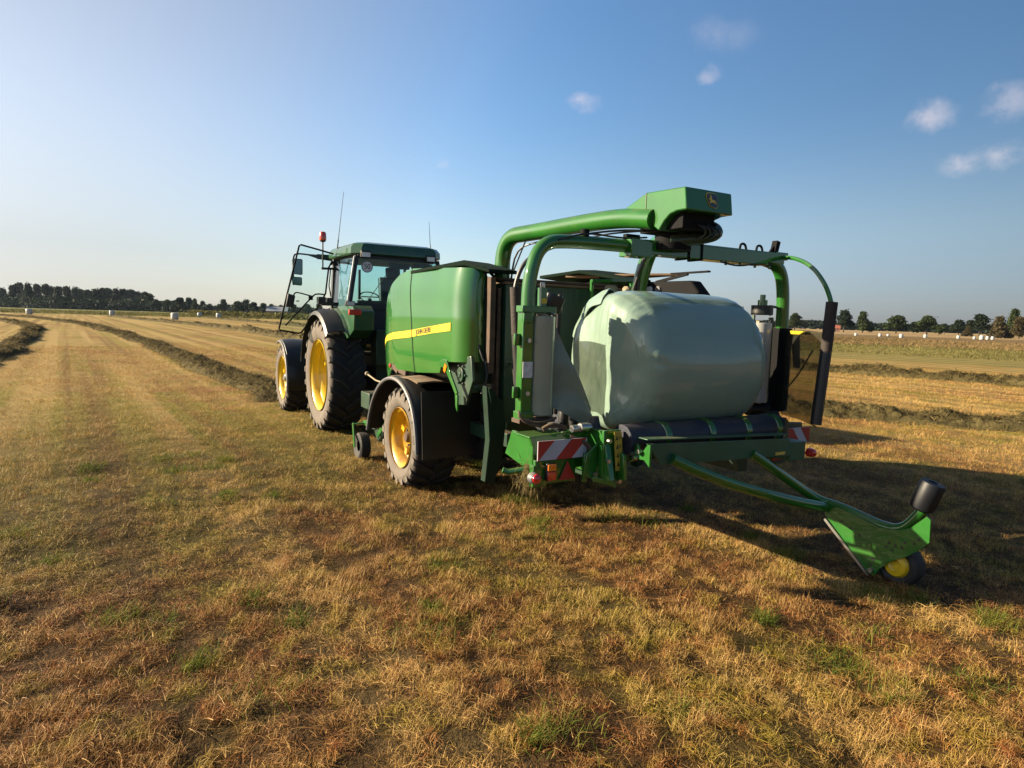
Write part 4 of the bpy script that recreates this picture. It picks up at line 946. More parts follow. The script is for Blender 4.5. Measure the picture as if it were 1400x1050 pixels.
bale = thing('wrapped_bale', 'glossy pale green film-wrapped round bale lying on the baler table', 'bale', W(0, -2.6, 1.665), TH)
R0, HW = .592, .655
def bale_mesh():
    nphi, rows = 120, []
    prof = []
    for i in range(15): prof.append(((i / 14) ** .8 * .78 * R0, -1))
    for i in range(1, 15):
        q = i / 14 * PI / 2; prof.append((R0 * (.78 + .22 * math.sin(q)), -math.cos(q)))
    body = [(R0, t) for t in np.linspace(-.84, .84, 30)]
    P = []
    for r, s in prof[:15]: P.append((r, -HW - .015 * (1 - (r / R0) ** 2)))
    for r, s in prof[15:]: P.append((r, -HW + .135 * (1 + s)))
    n0 = len(P)
    for t in np.linspace(-HW + .16, HW - .16, 26): P.append((R0, t))
    P += [(r, -x) for r, x in reversed(P[:n0])]
    V = []
    for r, x in P:
        row = []
        for j in range(nphi):
            ph = 2 * PI * j / nphi; b = r * math.cos(ph); z = r * math.sin(ph)
            n1 = mnoise.noise((x * 1.6, b * 1.6, z * 1.6)); n2 = mnoise.noise((x * 5, b * 5 + 3, z * 5)); n3 = mnoise.noise((x * 1.2 + 7, b * 14 + z * 3, z * 1.6))
            side = min(1, max(0, (abs(x) - (HW - .15)) / .13))
            barrel = 1 - .035 * max(0, abs(x) / HW - .45) ** 2 / .3
            rimq = math.exp(-((abs(x) - HW + .07) / .06) ** 2) * min(1, r / .45)
            k = barrel * (1 + .012 * n1 + .005 * n2 + rimq * .007 * math.sin(ph * 46 + 9 * n1 + 4 * n2) + .0035 * ((ph * 2.23 + .5 * x) % 1))
            xx = x + (1 if x > 0 else -1) * side * (.030 * n1 + .012 * n2 + .010 * n3)
            if x < 0 and r < R0 * .97:
                xx -= side * (.085 * max(0, 1 - abs(b + .16 - .05 * z) / .30) + .02 * abs(math.sin(b * 9 + z * 2)) * .4)   # film drawn over the rim leaves a standing crease
            row.append((xx, b * k, z * k * (1.0 if z > 0 else .992)))
        V.append(row)
    mb = MB(); vs = [p for r in V for p in r]; fs = []
    for i in range(len(V) - 1):
        for j in range(nphi): fs.append((i * nphi + j, i * nphi + (j + 1) % nphi, (i + 1) * nphi + (j + 1) % nphi, (i + 1) * nphi + j))
    mb.add(vs, fs); return mb
bale_mesh().build('wrap', FILM, bale, angle=70)
# loose gathered film tail on the top left rim
mb = MB()
rows = []
for i in range(26):
    t = i / 25; q = R_(98 + 62 * t)
    row = []
    for j in range(9):
        u = j / 8 - .5; w = .11 * (1 - .6 * t) * (1 + .12 * math.sin(t * 7))
        rr_ = R0 + .006 + .008 * math.sin(u * 13 + t * 5) + .004 * math.sin(t * 17 + u * 6) - .30 * max(0, -u) ** 1.4
        row.append((-.60 + u * w * 1.5 + .006 * math.sin(t * 11), -math.cos(q) * -rr_ * 1 if False else math.cos(q) * -rr_, math.sin(q) * rr_))
    rows.append(row)
mb.grid(rows)
mb.build('loose_film_tail', FILM, bale, solid=.008, angle=80)
# film web running from the roll to the bale
rows = []
for i in range(11):
    t = i / 10
    p0 = Vector((-1.19, -.02, .32 - .66 * t)); p1 = Vector((-.86, -.10, -.36 - .16 * t))
    rows.append([tuple(p0.lerp(p1, u) + Vector((0, .015 * math.sin(u * 7 + t * 9), 0))) for u in np.linspace(0, 1, 9)])
MB().grid(rows).build('film_web', SHEER, bale, solid=.002)

# hay caught on the left lamp bracket
hx = thing('hay_clump', 'ragged clump of hay caught beside the left rear lamp', 'hay', W(-1.47, -2.80, .84), TH)
N = 900; x = rng.normal(0, .05, N); y = rng.normal(0, .05, N); z = rng.normal(0, .06, N)
mb = MB(); mb.lathe([(0, -.12), (.05, -.08), (.085, 0), (.06, .08), (0, .11)], (0, 0, 0), (0, 0, 1), 14); mb.build('clump_core', HAYCORE, hx)
ribbons('loose_strands', blades(N, x, y, z, rng.uniform(.03, .09, N), rng.normal(1.8, .7, N), rng.random(N) * 2 * PI, rng.uniform(.003, .006, N), .5), np.clip(rng.normal(.7, .25, N), 0, 1), HAY, kind='stuff', parent=hx)

# ================================================================== TRACTOR (same axes, coordinates kept relative to the baler axle)
T0 = 4.55
TR = thing('tractor', 'green tractor with yellow rims and its glass cab door standing open', 'tractor', W(0, T0), TH)
_raw = MB.build
def tb(name, mats, parent=TR, **k): ...
class TM(MB):
    """tractor parts: shift to the tractor's own origin when top part"""
    def build(s, name, mats, parent=None, **k):
        s.v = [(x, y - T0, z) for x, y, z in s.v]
        return MB.build(s, name, mats, parent or TR, **k)
rw = wheel(TR, (-.99, 0, .945), -1, .965, .60, .60, 23, .075, .33, YELL, 10, lugh=.05)
wheel(TR, (.99, 0, .945), 1, .965, .60, .60, 23, .075, .33, YELL, 10, proto=rw)
fw = wheel(TR, (-1.17, 2.50, .675), -1, .685, .48, .43, 20, .060, .16, YELL, 8, lugh=.042)
wheel(TR, (1.17, 2.50, .675), 1, .685, .48, .43, 20, .060, .16, YELL, 8, proto=fw)
m_ = TM(); m_.b2((-.42, 4.0, .62), (.42, 5.6, 1.30)); m_.cyl((-.85, T0, .945), (.85, T0, .945), .16); m_.b2((-.30, 5.5, .75), (.30, 7.7, 1.25)); m_.cyl((-1.0, 7.05, .675), (1.0, 7.05, .675), .11); m_.b2((-.55, 3.55, .55), (.55, 4.0, .75)); m_.bar((-.30, 3.4, .60), (-.35, 4.1, .7), .05, .12); m_.bar((.30, 3.4, .60), (.35, 4.1, .7), .05, .12); m_.b2((-.5, 3.75, 1.15), (.5, 4.05, 1.75))
m_.b2((-.95, 5.0, .70), (-.45, 6.0, 1.05)); m_.b2((.45, 5.0, .70), (.95, 6.0, 1.05)); m_.build('chassis', mat('dark_green_chassis', (.008, .026, .012), .5, dust=.3), bevel=.02)
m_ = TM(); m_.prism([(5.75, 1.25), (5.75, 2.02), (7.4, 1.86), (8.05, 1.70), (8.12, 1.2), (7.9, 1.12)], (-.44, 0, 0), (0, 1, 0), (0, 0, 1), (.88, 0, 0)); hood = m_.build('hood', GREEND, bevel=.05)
m_ = TM(); m_.cyl((.50, 5.9, 1.9), (.50, 5.9, 3.0), .055); m_.cyl((.50, 5.9, 2.0), (.50, 5.9, 2.55), .085); m_.build('exhaust', BLACK)
m_ = TM(); m_.b2((-.40, 8.0, .75), (.40, 8.35, 1.15)); m_.build('front_weight', BLACK, bevel=.03)
# rear fenders: green inner shell with black extension and lamps
for s in (-1, 1):
    pa = [(T0 + 1.10 * math.cos(R_(a)), .945 + 1.12 * math.sin(R_(a))) for a in np.linspace(20, 140, 17)]
    pa = [(b, min(z, 2.075)) for b, z in pa]
    m_ = TM().grid([[(s * .62, b, z + .02), (s * .98, b, z + .035), (s * 1.02, b, z + .01)] for b, z in pa]); m_.v += []
    m_.prism([(pa[-1][0] + .02, 1.62), (3.44, 1.75), (3.42, 2.05), (3.55, 2.14), (4.3, 2.14), (4.3, 1.5)], (s * .64, 0, 0), (0, 1, 0), (0, 0, 1), (s * .33, 0, 0))
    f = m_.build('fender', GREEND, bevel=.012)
    pe = [(T0 + 1.08 * math.cos(R_(a)), .93 + 1.10 * math.sin(R_(a))) for a in np.linspace(12, 137, 17)]; pe = [(b, min(z, 2.06)) for b, z in pe]
    TM().grid([[(s * .99, b, z + .03), (s * 1.20, b, z + .035), (s * 1.30, b, z + .005), (s * 1.325, b, z - .055)] for b, z in pe]).build('fender_extension', BLACK, f, solid=.014)
    m_ = TM(); m_.b2((s * .86, 3.385, 1.985), (s * 1.06, 3.43, 2.075)); m_.build('tail_lamp', REDL, f, bevel=.012)
    m_ = TM(); m_.b2((s * .95, 3.43, 2.125), (s * 1.10, 3.50, 2.205)); wl_ = m_.build('work_lamp', BLACK, f, bevel=.008)
    m_ = TM(); m_.b2((s * .965, 3.422, 2.135), (s * 1.085, 3.431, 2.195)); m_.build('lens', WHL, wl_)
# front fenders
for s in (-1, 1):
    pf_ = [(7.05 + .76 * math.cos(R_(a)), .675 + .76 * math.sin(R_(a))) for a in np.linspace(70, 196, 16)]
    f = TM().grid([[(s * 1.42, b, z - .03), (s * 1.40, b, z + .01), (s * 1.2, b, z + .025), (s * .94, b, z + .01)] for b, z in pf_]).build('front_fender', BLACK, solid=.014)
    TM().tube([(s * 1.425, b, z - .02) for b, z in pf_], .022, 8, smooth=1).build('edge_trim', GREYE, f)
# cab
RB, RF_, CW = 4.10, 5.62, .76
m_ = TM()
rows = []
for z, ins in ((3.0, .0), (3.02, -.02), (3.12, -.015), (3.185, .03), (3.215, .12), (3.225, .35)):
    x = CW + .03 - ins; b0, b1 = RB - .05 + ins * .8, RF_ + .12 - ins; c = .14
    rows.append([(-x, b0 + c, z), (-x + c, b0, z), (x - c, b0, z), (x, b0 + c, z), (x, b1 - c, z), (x - c, b1, z), (-x + c, b1, z), (-x, b1 - c, z), (-x, b0 + c, z)])
m_.grid(rows); m_.add(rows[-1][:-1], [tuple(range(8))]); m_.add(rows[0][:-1], [tuple(range(8))])
roof = m_.build('cab_roof', GREEND, angle=30)
m_ = TM(); m_.prism([(-.70, 2.93), (.70, 2.93), (.72, 3.0), (-.72, 3.0)], (0, RB - .01, 0), (1, 0, 0), (0, 0, 1), (0, RF_ - RB, 0)); m_.build('roof_liner', CABIN, roof, bevel=.01)
m_ = TM()
for s in (-1, 1):
    m_.bar((s * .73, RB + .02, 2.98), (s * .86, RB - .02, 2.10), .06, .07)      # rear pillar
    m_.bar((s * .76, 5.28, 2.98), (s * .82, 5.30, 1.45), .12, .08)              # door pillar
    m_.bar((s * .70, RF_ + .02, 2.98), (s * .62, RF_ + .10, 1.6), .05, .06)
    m_.bar((s * .85, RB, 2.12), (s * .84, 5.30, 2.05), .05, .08)
m_.bar((-.86, RB, 2.14), (.86, RB, 2.14), .06, .10); m_.b2((-.80, RB + .02, 1.5), (.80, 5.5, 1.62)); m_.b2((-.82, RB - .01, 1.55), (.82, RB + .03, 2.12)); m_.b2((-.6, RF_ - .02, 1.5), (.6, RF_ + .08, 2.0))
m_.build('cab_frame', CABIN, bevel=.008)
m_ = TM(); m_.bar((-.775, RB - .01, 2.96), (-.895, RB - .035, 2.20), .022, .03); m_.build('pillar_trim', mat('bright_pillar_trim', (.45, .47, .47), .4), bevel=.003)
m_ = TM(); m_.prism([(-.70, 2.95), (.70, 2.95), (.82, 2.17), (-.82, 2.17)], (0, RB - .012, 0), (1, 0, 0), (0, 0, 1), (0, .005, 0)); rwin = m_.build('rear_window', GLASS)
for s in (-1, 1):
    m_ = TM(); m_.add([(s * .755, RB + .06, 2.95), (s * .79, 5.20, 2.95), (s * .84, 5.20, 2.12), (s * .87, RB + .04, 2.14), (s * .750, RB + .06, 2.95), (s * .785, 5.20, 2.95), (s * .835, 5.20, 2.12), (s * .865, RB + .04, 2.14)], [(0, 1, 2, 3), (7, 6, 5, 4), (0, 4, 5, 1), (1, 5, 6, 2), (2, 6, 7, 3), (3, 7, 4, 0)]); m_.build('side_window', GLASS)
m_ = TM(); m_.prism([(-.66, 2.95), (.66, 2.95), (.60, 1.75), (-.60, 1.75)], (0, RF_ + .05, 0), (1, 0, 0), (0, 0, 1), (0, .005, 0)); m_.build('windscreen', GLASS)
# speed plate on the rear window
m_ = TM(); m_.cyl((-.56, RB - .02, 2.80), (-.56, RB - .028, 2.80), .098, n=32); sp = m_.build('speed_plate', mat('white_plate', (.75, .75, .75), .5, var=.03), rwin)
m_ = TM(); m_.lathe([(.085, 0), (.095, 0), (.095, .003), (.085, .003)], (-.56, RB - .032, 2.80), (0, 1, 0), 36, closed=True); m_.build('plate_ring', BLACK, sp)
text_mesh('50', .125, 'lettering', LETTER, sp, frame((-.56, RB - .030 - T0, 2.80), (1, 0, 0), (0, 0, 1)), squeeze=.9, extr=.002)
# interior
m_ = TM(); m_.b2((-.26, 4.45, 1.95), (.26, 4.95, 2.10)); m_.box((0, 4.42, 2.36), (.46, .12, .60), (R_(-8), 0, 0)); m_.box((0, 4.38, 2.74), (.26, .09, .18), (R_(-8), 0, 0)); m_.b2((-.2, 4.5, 1.6), (.2, 4.9, 1.95)); m_.build('seat', CABIN, bevel=.03)
m_ = TM(); m_.lathe([(.19, -.012), (.205, 0), (.19, .012), (.175, 0)], (-.12, 5.28, 2.32), (0, -.55, .83), 30, closed=True); m_.bar((-.12, 5.30, 2.30), (-.12, 5.45, 1.7), .06, .06); m_.bar((-.30, 5.25, 2.33), (.06, 5.25, 2.33), .03, .02); m_.build('steering_wheel', BLACK)
m_ = TM(); m_.b2((-.30, 5.44, 1.7), (.12, 5.62, 2.22)); m_.b2((.30, 4.5, 1.7), (.62, 5.3, 2.20)); m_.box((.10, 4.32, 2.86), (.34, .12, .10)); m_.box((.50, 4.2, 2.82), (.30, .12, .18)); m_.bar((-.55, 4.14, 2.20), (-.18, 4.14, 2.72), .012, .012); m_.b2((-.7, 4.14, 2.18), (.75, 4.2, 2.24)); m_.box((-.66, 4.18, 2.5), (.04, .04, .5)); m_.build('console', CABIN, bevel=.01)
# roof work lamps, beacon, aerials
for a in (-.60, .56):
    m_ = TM(); m_.b2((a - .085, RB - .10, 2.945), (a + .085, RB - .02, 3.06)); w_ = m_.build('work_lamp', BLACK, roof, bevel=.01)
    m_ = TM(); m_.b2((a - .070, RB - .108, 2.955), (a + .070, RB - .098, 3.03)); m_.build('lens', WHL, w_)
m_ = TM(); m_.cyl((-1.02, 5.2, 2.78), (-1.02, 5.2, 3.28), .014, n=8); m_.bar((-1.04, 5.2, 2.80), (-.80, 5.25, 2.81), .03, .04); m_.bar((-.86, 5.25, 2.88), (-.80, 5.25, 2.95), .03, .03); bs = m_.build('beacon_stalk', BLACK)
m_ = TM(); m_.lathe([(0, 3.27), (.045, 3.27), (.05, 3.295), (.05, 3.30)], (-1.02, 5.2, 0), (0, 0, 1), 20); m_.build('beacon_base', BLACK, bs)
m_ = TM(); m_.lathe([(.060, 3.295), (.064, 3.33), (.058, 3.42), (.045, 3.445), (0, 3.45)], (-1.02, 5.2, 0), (0, 0, 1), 24); m_.build('beacon_lens', mat('orange_beacon', (.60, .05, .01), .2, coat=.6, var=.05), bs)
for (a, b, z0, z1, a1, b1) in ((-.77, 5.18, 3.12, 4.13, -.74, 4.86), (.70, 4.36, 3.17, 3.70, .69, 4.42)):
    m_ = TM(); m_.cyl((a, b, z0), (a + (a1 - a) * .2, b + (b1 - b) * .2, z0 + (z1 - z0) * .2), .012, .010, 8); m_.cyl((a + (a1 - a) * .2, b + (b1 - b) * .2, z0 + (z1 - z0) * .2), (a1, b1, z1), .006, .003, 6); m_.build('aerial', BLACK)
# open door: bent tube frame with tinted pane, grab bars, latch box
db = 5.2
fr = [(-.83, 3.07), (-1.06, 3.12), (-1.40, 3.19), (-1.43, 3.17), (-1.635, 2.33), (-1.78, 1.71), (-1.76, 1.685), (-1.45, 1.635), (-1.40, 1.65), (-1.28, 1.81), (-1.00, 2.30), (-.97, 2.36), (-.915, 2.82), (-.85, 2.95)]
m_ = TM(); m_.tube([(a, db, z) for a, z in fr], .0155, 8); door = m_.build('cab_door', MATTE)
m_ = TM(); m_.prism([(a, z) for a, z in fr], (0, db - .002, 0), (1, 0, 0), (0, 0, 1), (0, .004, 0)); m_.build('pane', GLASSD, door)
m_ = TM(); m_.tube([(-1.676, db - .03, 1.77), (-1.2, db - .05, 2.31), (-1.14, db - .05, 2.345), (-.98, db - .03, 2.335)], .013, 8, smooth=1); m_.tube([(-1.54, db - .02, 2.28), (-1.52, db - .05, 2.345), (-1.47, db - .06, 2.355), (-1.24, db - .06, 2.30)], .012, 8, smooth=1); m_.box((-1.245, db - .05, 2.27), (.07, .03, .08)); m_.build('grab_bar', MATTE, door)
m_ = TM(); m_.prism([(-1.635, 2.33), (-1.512, 2.295), (-1.55, 2.08), (-1.675, 2.105)], (0, db - .07, 0), (1, 0, 0), (0, 0, 1), (0, .06, 0)); m_.bar((-1.5, db - .05, 2.20), (-1.44, db - .05, 2.205), .02, .02); m_.build('latch_box', BLACK, door, bevel=.008)
m_ = TM(); m_.b2((-1.08, 4.95, 2.14), (-.80, 5.25, 2.20)); m_.b2((-1.15, 4.98, 2.16), (-1.02, 5.12, 2.29)); m_.b2((-.98, 5.0, 2.20), (-.9, 5.2, 2.28)); m_.tube([(-.9, 5.1, 2.3), (-.93, 5.12, 2.5), (-.88, 5.2, 2.8)], .012, 8); m_.build('fender_controls', BLACK, bevel=.01)
m_ = TM(); m_.tube([(-.72, 5.7, 3.04), (-1.25, 5.7, 3.075), (-1.40, 5.7, 3.07), (-1.43, 5.7, 2.98), (-1.43, 5.7, 2.50)], .015, 8, smooth=1); m_.b2((-1.0, 5.67, 3.0), (-.70, 5.73, 3.09)); m_.prism([(-1.25, 3.08), (-.70, 3.08), (-.70, 2.98), (-.95, 3.0)], (0, 5.69, 0), (1, 0, 0), (0, 0, 1), (0, .04, 0)); ma = m_.build('mirror_arm', MATTE)
for z0, z1, a0, a1 in ((2.69, 2.98, -1.455, -1.27), (2.495, 2.65, -1.47, -1.28)):
    m_ = TM(); m_.prism([(p[0] + (a0 + a1) / 2, p[1] + (z0 + z1) / 2) for p in rr(a1 - a0, z1 - z0, .03)], (0, 5.66, 0), (1, 0, 0), (0, 0, 1), (0, .05, 0)); mr = m_.build('mirror', BLACK, ma, bevel=.006)
    m_ = TM(); m_.prism([(p[0] + (a0 + a1) / 2, p[1] + (z0 + z1) / 2) for p in rr(a1 - a0 - .03, z1 - z0 - .03, .02)], (0, 5.657, 0), (1, 0, 0), (0, 0, 1), (0, .002, 0)); m_.build('mirror_glass', mat('mirror_glass', (.16, .20, .22), .12, metal=.8, var=.05), mr)

# ================================================================== distant wrapped bales
BALEM = mat('far_white_film', (.40, .42, .42), .4, var=.08, vscale=2)
def bale_proto(label):
    m_ = MB(); m_.lathe([(0, 0), (.35, .0), (.56, .03), (.62, .12), (.63, .5), (.63, .75), (.62, 1.1), (.55, 1.19), (.3, 1.22), (0, 1.22)], (0, 0, 0), (0, 0, 1), 28)
    vs = []
    for x, y, z in m_.v:
        k = 1 + .04 * mnoise.noise((x * 2, y * 2, z * 2)); vs.append((x * k, y * k, z))
    m_.v = vs; o = m_.build('field_bale', BALEM, angle=50); return tag(o, label, 'bale', 'wrapped bales left standing in the fields')
fb = [((-103.83, 141.58), 1.0, 'round white bale at the field edge in front of the dark wood, leftmost of all'), ((-99.4, 163.5), 1.0, 'round bale below the right half of the dark wood, second from the left'),
      ((-65.29, 127.25), 1.08, 'single larger round bale out in the stubble, nearest of the bales left of the tractor'), ((-88.5, 186.2), 1.0, 'bale at the hedge foot, left one of the close pair near the open cab door'), ((-80.4, 180.0), 1.0, 'bale at the hedge foot, right one of the close pair near the open cab door')]
for i, ((x, y), s, lab) in enumerate(fb):
    o = bale_proto(lab) if i == 0 else fb0.copy()
    if i == 0: fb0 = o
    else: COL.objects.link(o); o['label'] = lab
    o.location = (x, y, 0); o.scale = (s,) * 3; o.rotation_euler = (0, 0, i * 1.3)
rb = [(1170, 'white bale below the two touching round trees, leftmost on the right-hand field'), (1203, 'small white bale just left of the close pair, right-hand field'), (1214, 'small white bale in the gap right of the two touching trees'), (1232, 'white bale under the first single round tree'), (1265, 'white bale under the middle single round tree'), (1310, 'white bale in front of the low dark trees'), (1332, 'narrow white bale before the dense dark tree'), (1342, 'brightest white bale of the group beside the bronze bushes'), (1350, 'white bale touching its right neighbour by the bronze bushes'), (1357, 'rightmost white bale by the bronze bushes')]
rbp = [(89.08, 171.96), (94.67, 170.7), (96.81, 170.81), (92.42, 157.51), (106.7, 171.21), (115.86, 172.13), (117.98, 169.16), (116.38, 164.25), (120.26, 167.64), (123.79, 170.72)]
for i, ((px, lab), (x, y)) in enumerate(zip(rb, rbp)):
    o = fb0.copy(); COL.objects.link(o); o['label'] = lab; o.location = (x, y, 0); s = (.62, .66, .60, .78, .72, .70, .60, .90, .72, .70)[i]; o.scale = (s * .9, s * .9, s); o.rotation_euler = (0, 0, i * 1.1)

# ================================================================== trees
def crown_pts(seed, n, bushy=0.):
    r = np.random.default_rng(seed); P = []; T = []; S = []
    k = 13
    lob = []
    for i in range(k):
        a = r.random() * 2 * PI; h = r.uniform(.30 - .22 * bushy, .93); wide = math.sin(min(1, (h + .12 + .3 * bushy)) * PI) ** .6
        d = r.uniform(.12, .36) * wide; lob.append((d * math.cos(a), d * math.sin(a), h, r.uniform(.13, .21)))
    lob.append((0, 0, .55, .27)); lob.append((.03, .02, .80, .19))
    lob = np.array(lob)
    idx = r.integers(0, len(lob), n); d = r.normal(0, 1, (n, 3)); d /= np.linalg.norm(d, axis=1)[:, None]
    rad = lob[idx, 3] * (r.random(n) ** .35) * (1 + .25 * r.normal(0, 1, n) * (r.random(n) < .25))
    p = lob[idx, :3] + d * rad[:, None] * np.array([1, 1, .85])
    tone = np.clip(r.normal(.42, .22, n) + (r.random(len(lob))[idx] - .5) * .35, 0, 1)
    return p, tone
def crown(seed, n, leaf, m, bushy=0.):
    """crown in a 1x1x1 cell; many small leaf sprays facing every way"""
    p, tone = crown_pts(seed, n, bushy)
    r = np.random.default_rng(seed + 1)
    a = r.normal(0, 1, (n, 3)); a /= np.linalg.norm(a, axis=1)[:, None]; b = np.cross(a, r.normal(0, 1, (n, 3))); b /= np.linalg.norm(b, axis=1)[:, None]
    s = leaf * r.uniform(.6, 1.4, n)[:, None]
    q = np.stack([p - a * s, p + b * s * .55, p + a * s, p - b * s * .55], 1)
    pts = np.stack([np.stack([q[:, 0], q[:, 0] * .6 + q[:, 1] * .4], 1), np.stack([q[:, 3], q[:, 1]], 1), np.stack([q[:, 2], q[:, 2] * .6 + q[:, 1] * .4], 1)], 1)
    o = ribbons('crown', pts, tone, m)
    me = o.data; bpy.data.objects.remove(o); return me
CR = [[crown(11, 2600, .045, LEAF1), crown(12, 2600, .045, LEAF1), crown(15, 3200, .045, LEAF1, 1.)], [crown(21, 2600, .045, LEAF2), crown(22, 2600, .045, LEAF2, .5), crown(25, 2600, .043, LEAF2)], [crown(31, 2600, .042, LEAF3, 1.), crown(32, 2600, .042, LEAF3, 1.)]]
tm = MB(); tm.tube([(0, 0, -.02), (.005, 0, .15), (-.01, .01, .35), (.0, .0, .62), (.01, 0, .85)], [.035, .028, .022, .014, .005], 9)
for k in range(9):
    a = k * 2.4; h = .25 + .055 * k; tm.tube([(0, 0, h), (.10 * math.cos(a), .10 * math.sin(a), h + .09), (.24 * math.cos(a), .24 * math.sin(a), h + .15)], [.013, .009, .003], 6)
tko = tm.build('trunk', BARK); TRK = tko.data; bpy.data.objects.remove(tko)
def tree(name, label, group, x, y, h, w, kind, i):
    o = thing(name, label, 'bush' if name == 'bush' else 'tree', (x, y, 0), (i * 1.7) % 6.28, group)
    c = bpy.data.objects.new('crown', CR[kind][i % len(CR[kind])]); COL.objects.link(c); c.parent = o; c.scale = (w * 1.02, w * 1.02, h * 1.0)
    t = bpy.data.objects.new('trunk', TRK); COL.objects.link(t); t.parent = o; t.scale = (h * .9, h * .9, h)
    return o
WOOD = [(-376.3, 487.0, 13.3, 8.2, 1), (-364.0, 481.6, 15.5, 9.9, 0), (-386.0, 516.8, 18.0, 9.7, 1), (-339.2, 462.4, 16.3, 7.8, 1), (-351.4, 487.8, 16.7, 9.0, 1), (-322.2, 455.6, 15.6, 8.6, 0), (-338.6, 485.5, 15.3, 9.8, 0), (-308.3, 448.5, 14.4, 8.6, 0), (-301.1, 445.9, 14.5, 7.6, 1), (-331.9, 501.3, 15.7, 9.0, 1), (-338.1, 517.5, 14.6, 10.0, 1), (-315.1, 489.7, 13.5, 9.5, 0), (-284.8, 451.1, 13.5, 9.2, 0), (-288.4, 464.2, 14.7, 8.4, 1), (-313.7, 512.3, 15.6, 10.1, 1), (-285.3, 474.4, 14.7, 8.7, 1), (-281.1, 476.2, 14.7, 8.8, 0), (-288.7, 498.3, 14.9, 10.2, 0), (-297.3, 523.0, 14.2, 10.5, 0), (-261.7, 469.5, 12.9, 9.1, 0), (-253.4, 460.1, 11.5, 8.9, 1)]
for i, (x, y, h, w, k) in enumerate(WOOD):
    tree('tree', 'tall dark tree standing in the dense wood on the far left skyline', 'trees of the dense wood on the far left', x, y, h, w * 1.42, 0, i)
for i in range(26):     # second row that closes the wood
    t = i / 25; x = -395 + t * 140 + rng.uniform(-4, 4); y = 520 + rng.uniform(-15, 35); tree('tree', 'tall dark tree standing in the dense wood on the far left skyline', 'trees of the dense wood on the far left', x * 1.02, y - 10 * t, rng.uniform(7, 10), 15, 0, i)
MIDT = [(-228.6, 422.6, 7.6, 7.0, 0), (-228.4, 436.4, 7.7, 6.7, 1), (-206.3, 408.9, 8.7, 9.0, 0), (-212.0, 431.6, 9.2, 8.6, 0), (-194.9, 404.0, 8.2, 5.4, 1), (-214.8, 456.6, 7.7, 6.1, 0), (-186.3, 405.4, 5.6, 5.4, 0), (-188.6, 429.2, 8.6, 8.5, 1), (-183.7, 441.4, 8.9, 10.7, 1), (-177.1, 438.2, 9.2, 9.7, 0), (-166.8, 424.3, 7.5, 8.4, 0), (-155.3, 410.0, 6.8, 7.2, 0), (-172.0, 469.2, 7.4, 8.3, 1), (-148.9, 422.9, 6.1, 6.5, 1), (-137.4, 413.4, 6.7, 6.4, 0), (-147.3, 471.5, 8.1, 9.4, 1), (-125.2, 424.6, 7.7, 7.5, 0), (-127.4, 465.5, 7.0, 8.2, 1), (-110.3, 428.9, 5.9, 7.6, 1)]
for i, (x, y, h, w, k) in enumerate(MIDT):
    tree('tree', 'low rounded tree in the loose row between the dark wood and the tractor', 'loose tree row left of the tractor', x, y, h, w * 1.15, k, i)
RT = [(150.7, 302.2, 9.6, 9.7, 0, 'left and taller of two touching round trees right of the black foam tube'), (156.7, 297.1, 8.9, 7.9, 1, 'right one of two touching round trees right of the black foam tube'), (168.9, 292.1, 8.5, 11.3, 1, 'single round tree with a clean dome, third on the right-hand skyline'), (179.3, 287.0, 8.1, 12.0, 1, 'broad round tree in the middle of the right-hand tree row'), (248.9, 382.2, 5.8, 5.1, 0, 'small dark distant tree just right of the broad round tree'), (231.1, 382.3, 6.2, 5.9, 0, 'small dark distant tree peeping between the two single round trees'), (203.1, 301.9, 6.7, 8.7, 0, 'low dark tree left of the dense one near the bronze bushes'), (191.4, 272.0, 8.7, 10.2, 0, 'dense dark tree directly left of the bronze bushes'), (190.5, 252.2, 11.6, 5.6, 1, 'tall slim tree rising above the bronze bushes at the right edge'), (174.5, 271.5, 3.5, 3.0, 1, 'little shrubby tree at the right foot of the broad round tree'), (110.6, 322.4, 10.3, 5.0, 0, 'small dark treetop showing just above the right end of the wrapped bale'), (136.9, 322.3, 8.9, 7.1, 1, 'tree seen just right of the curved wrapping arm'), (239.2, 422.2, 3.4, 7.5, 0, 'faint low tree far off between the touching pair and the single tree')]
for i, (x, y, h, w, k, lab) in enumerate(RT): tree('tree', lab, 'trees along the right-hand skyline', x, y, h, w * 1.12, k, i)
for i, (x, y, h, w, lab) in enumerate([(162.4, 221.6, 7.2, 8.3, 'bronze leafed bush beside the dense dark tree'), (165.6, 216.6, 7.0, 7.2, 'bronze leafed bush cut by the right edge of the photo'), (179.6, 261.5, 4.0, 4.6, 'low bronze bush between the dark trees on the right')]): tree('bush', lab, 'bronze bushes on the right', x, y, h, w * 1.1, 2, i)
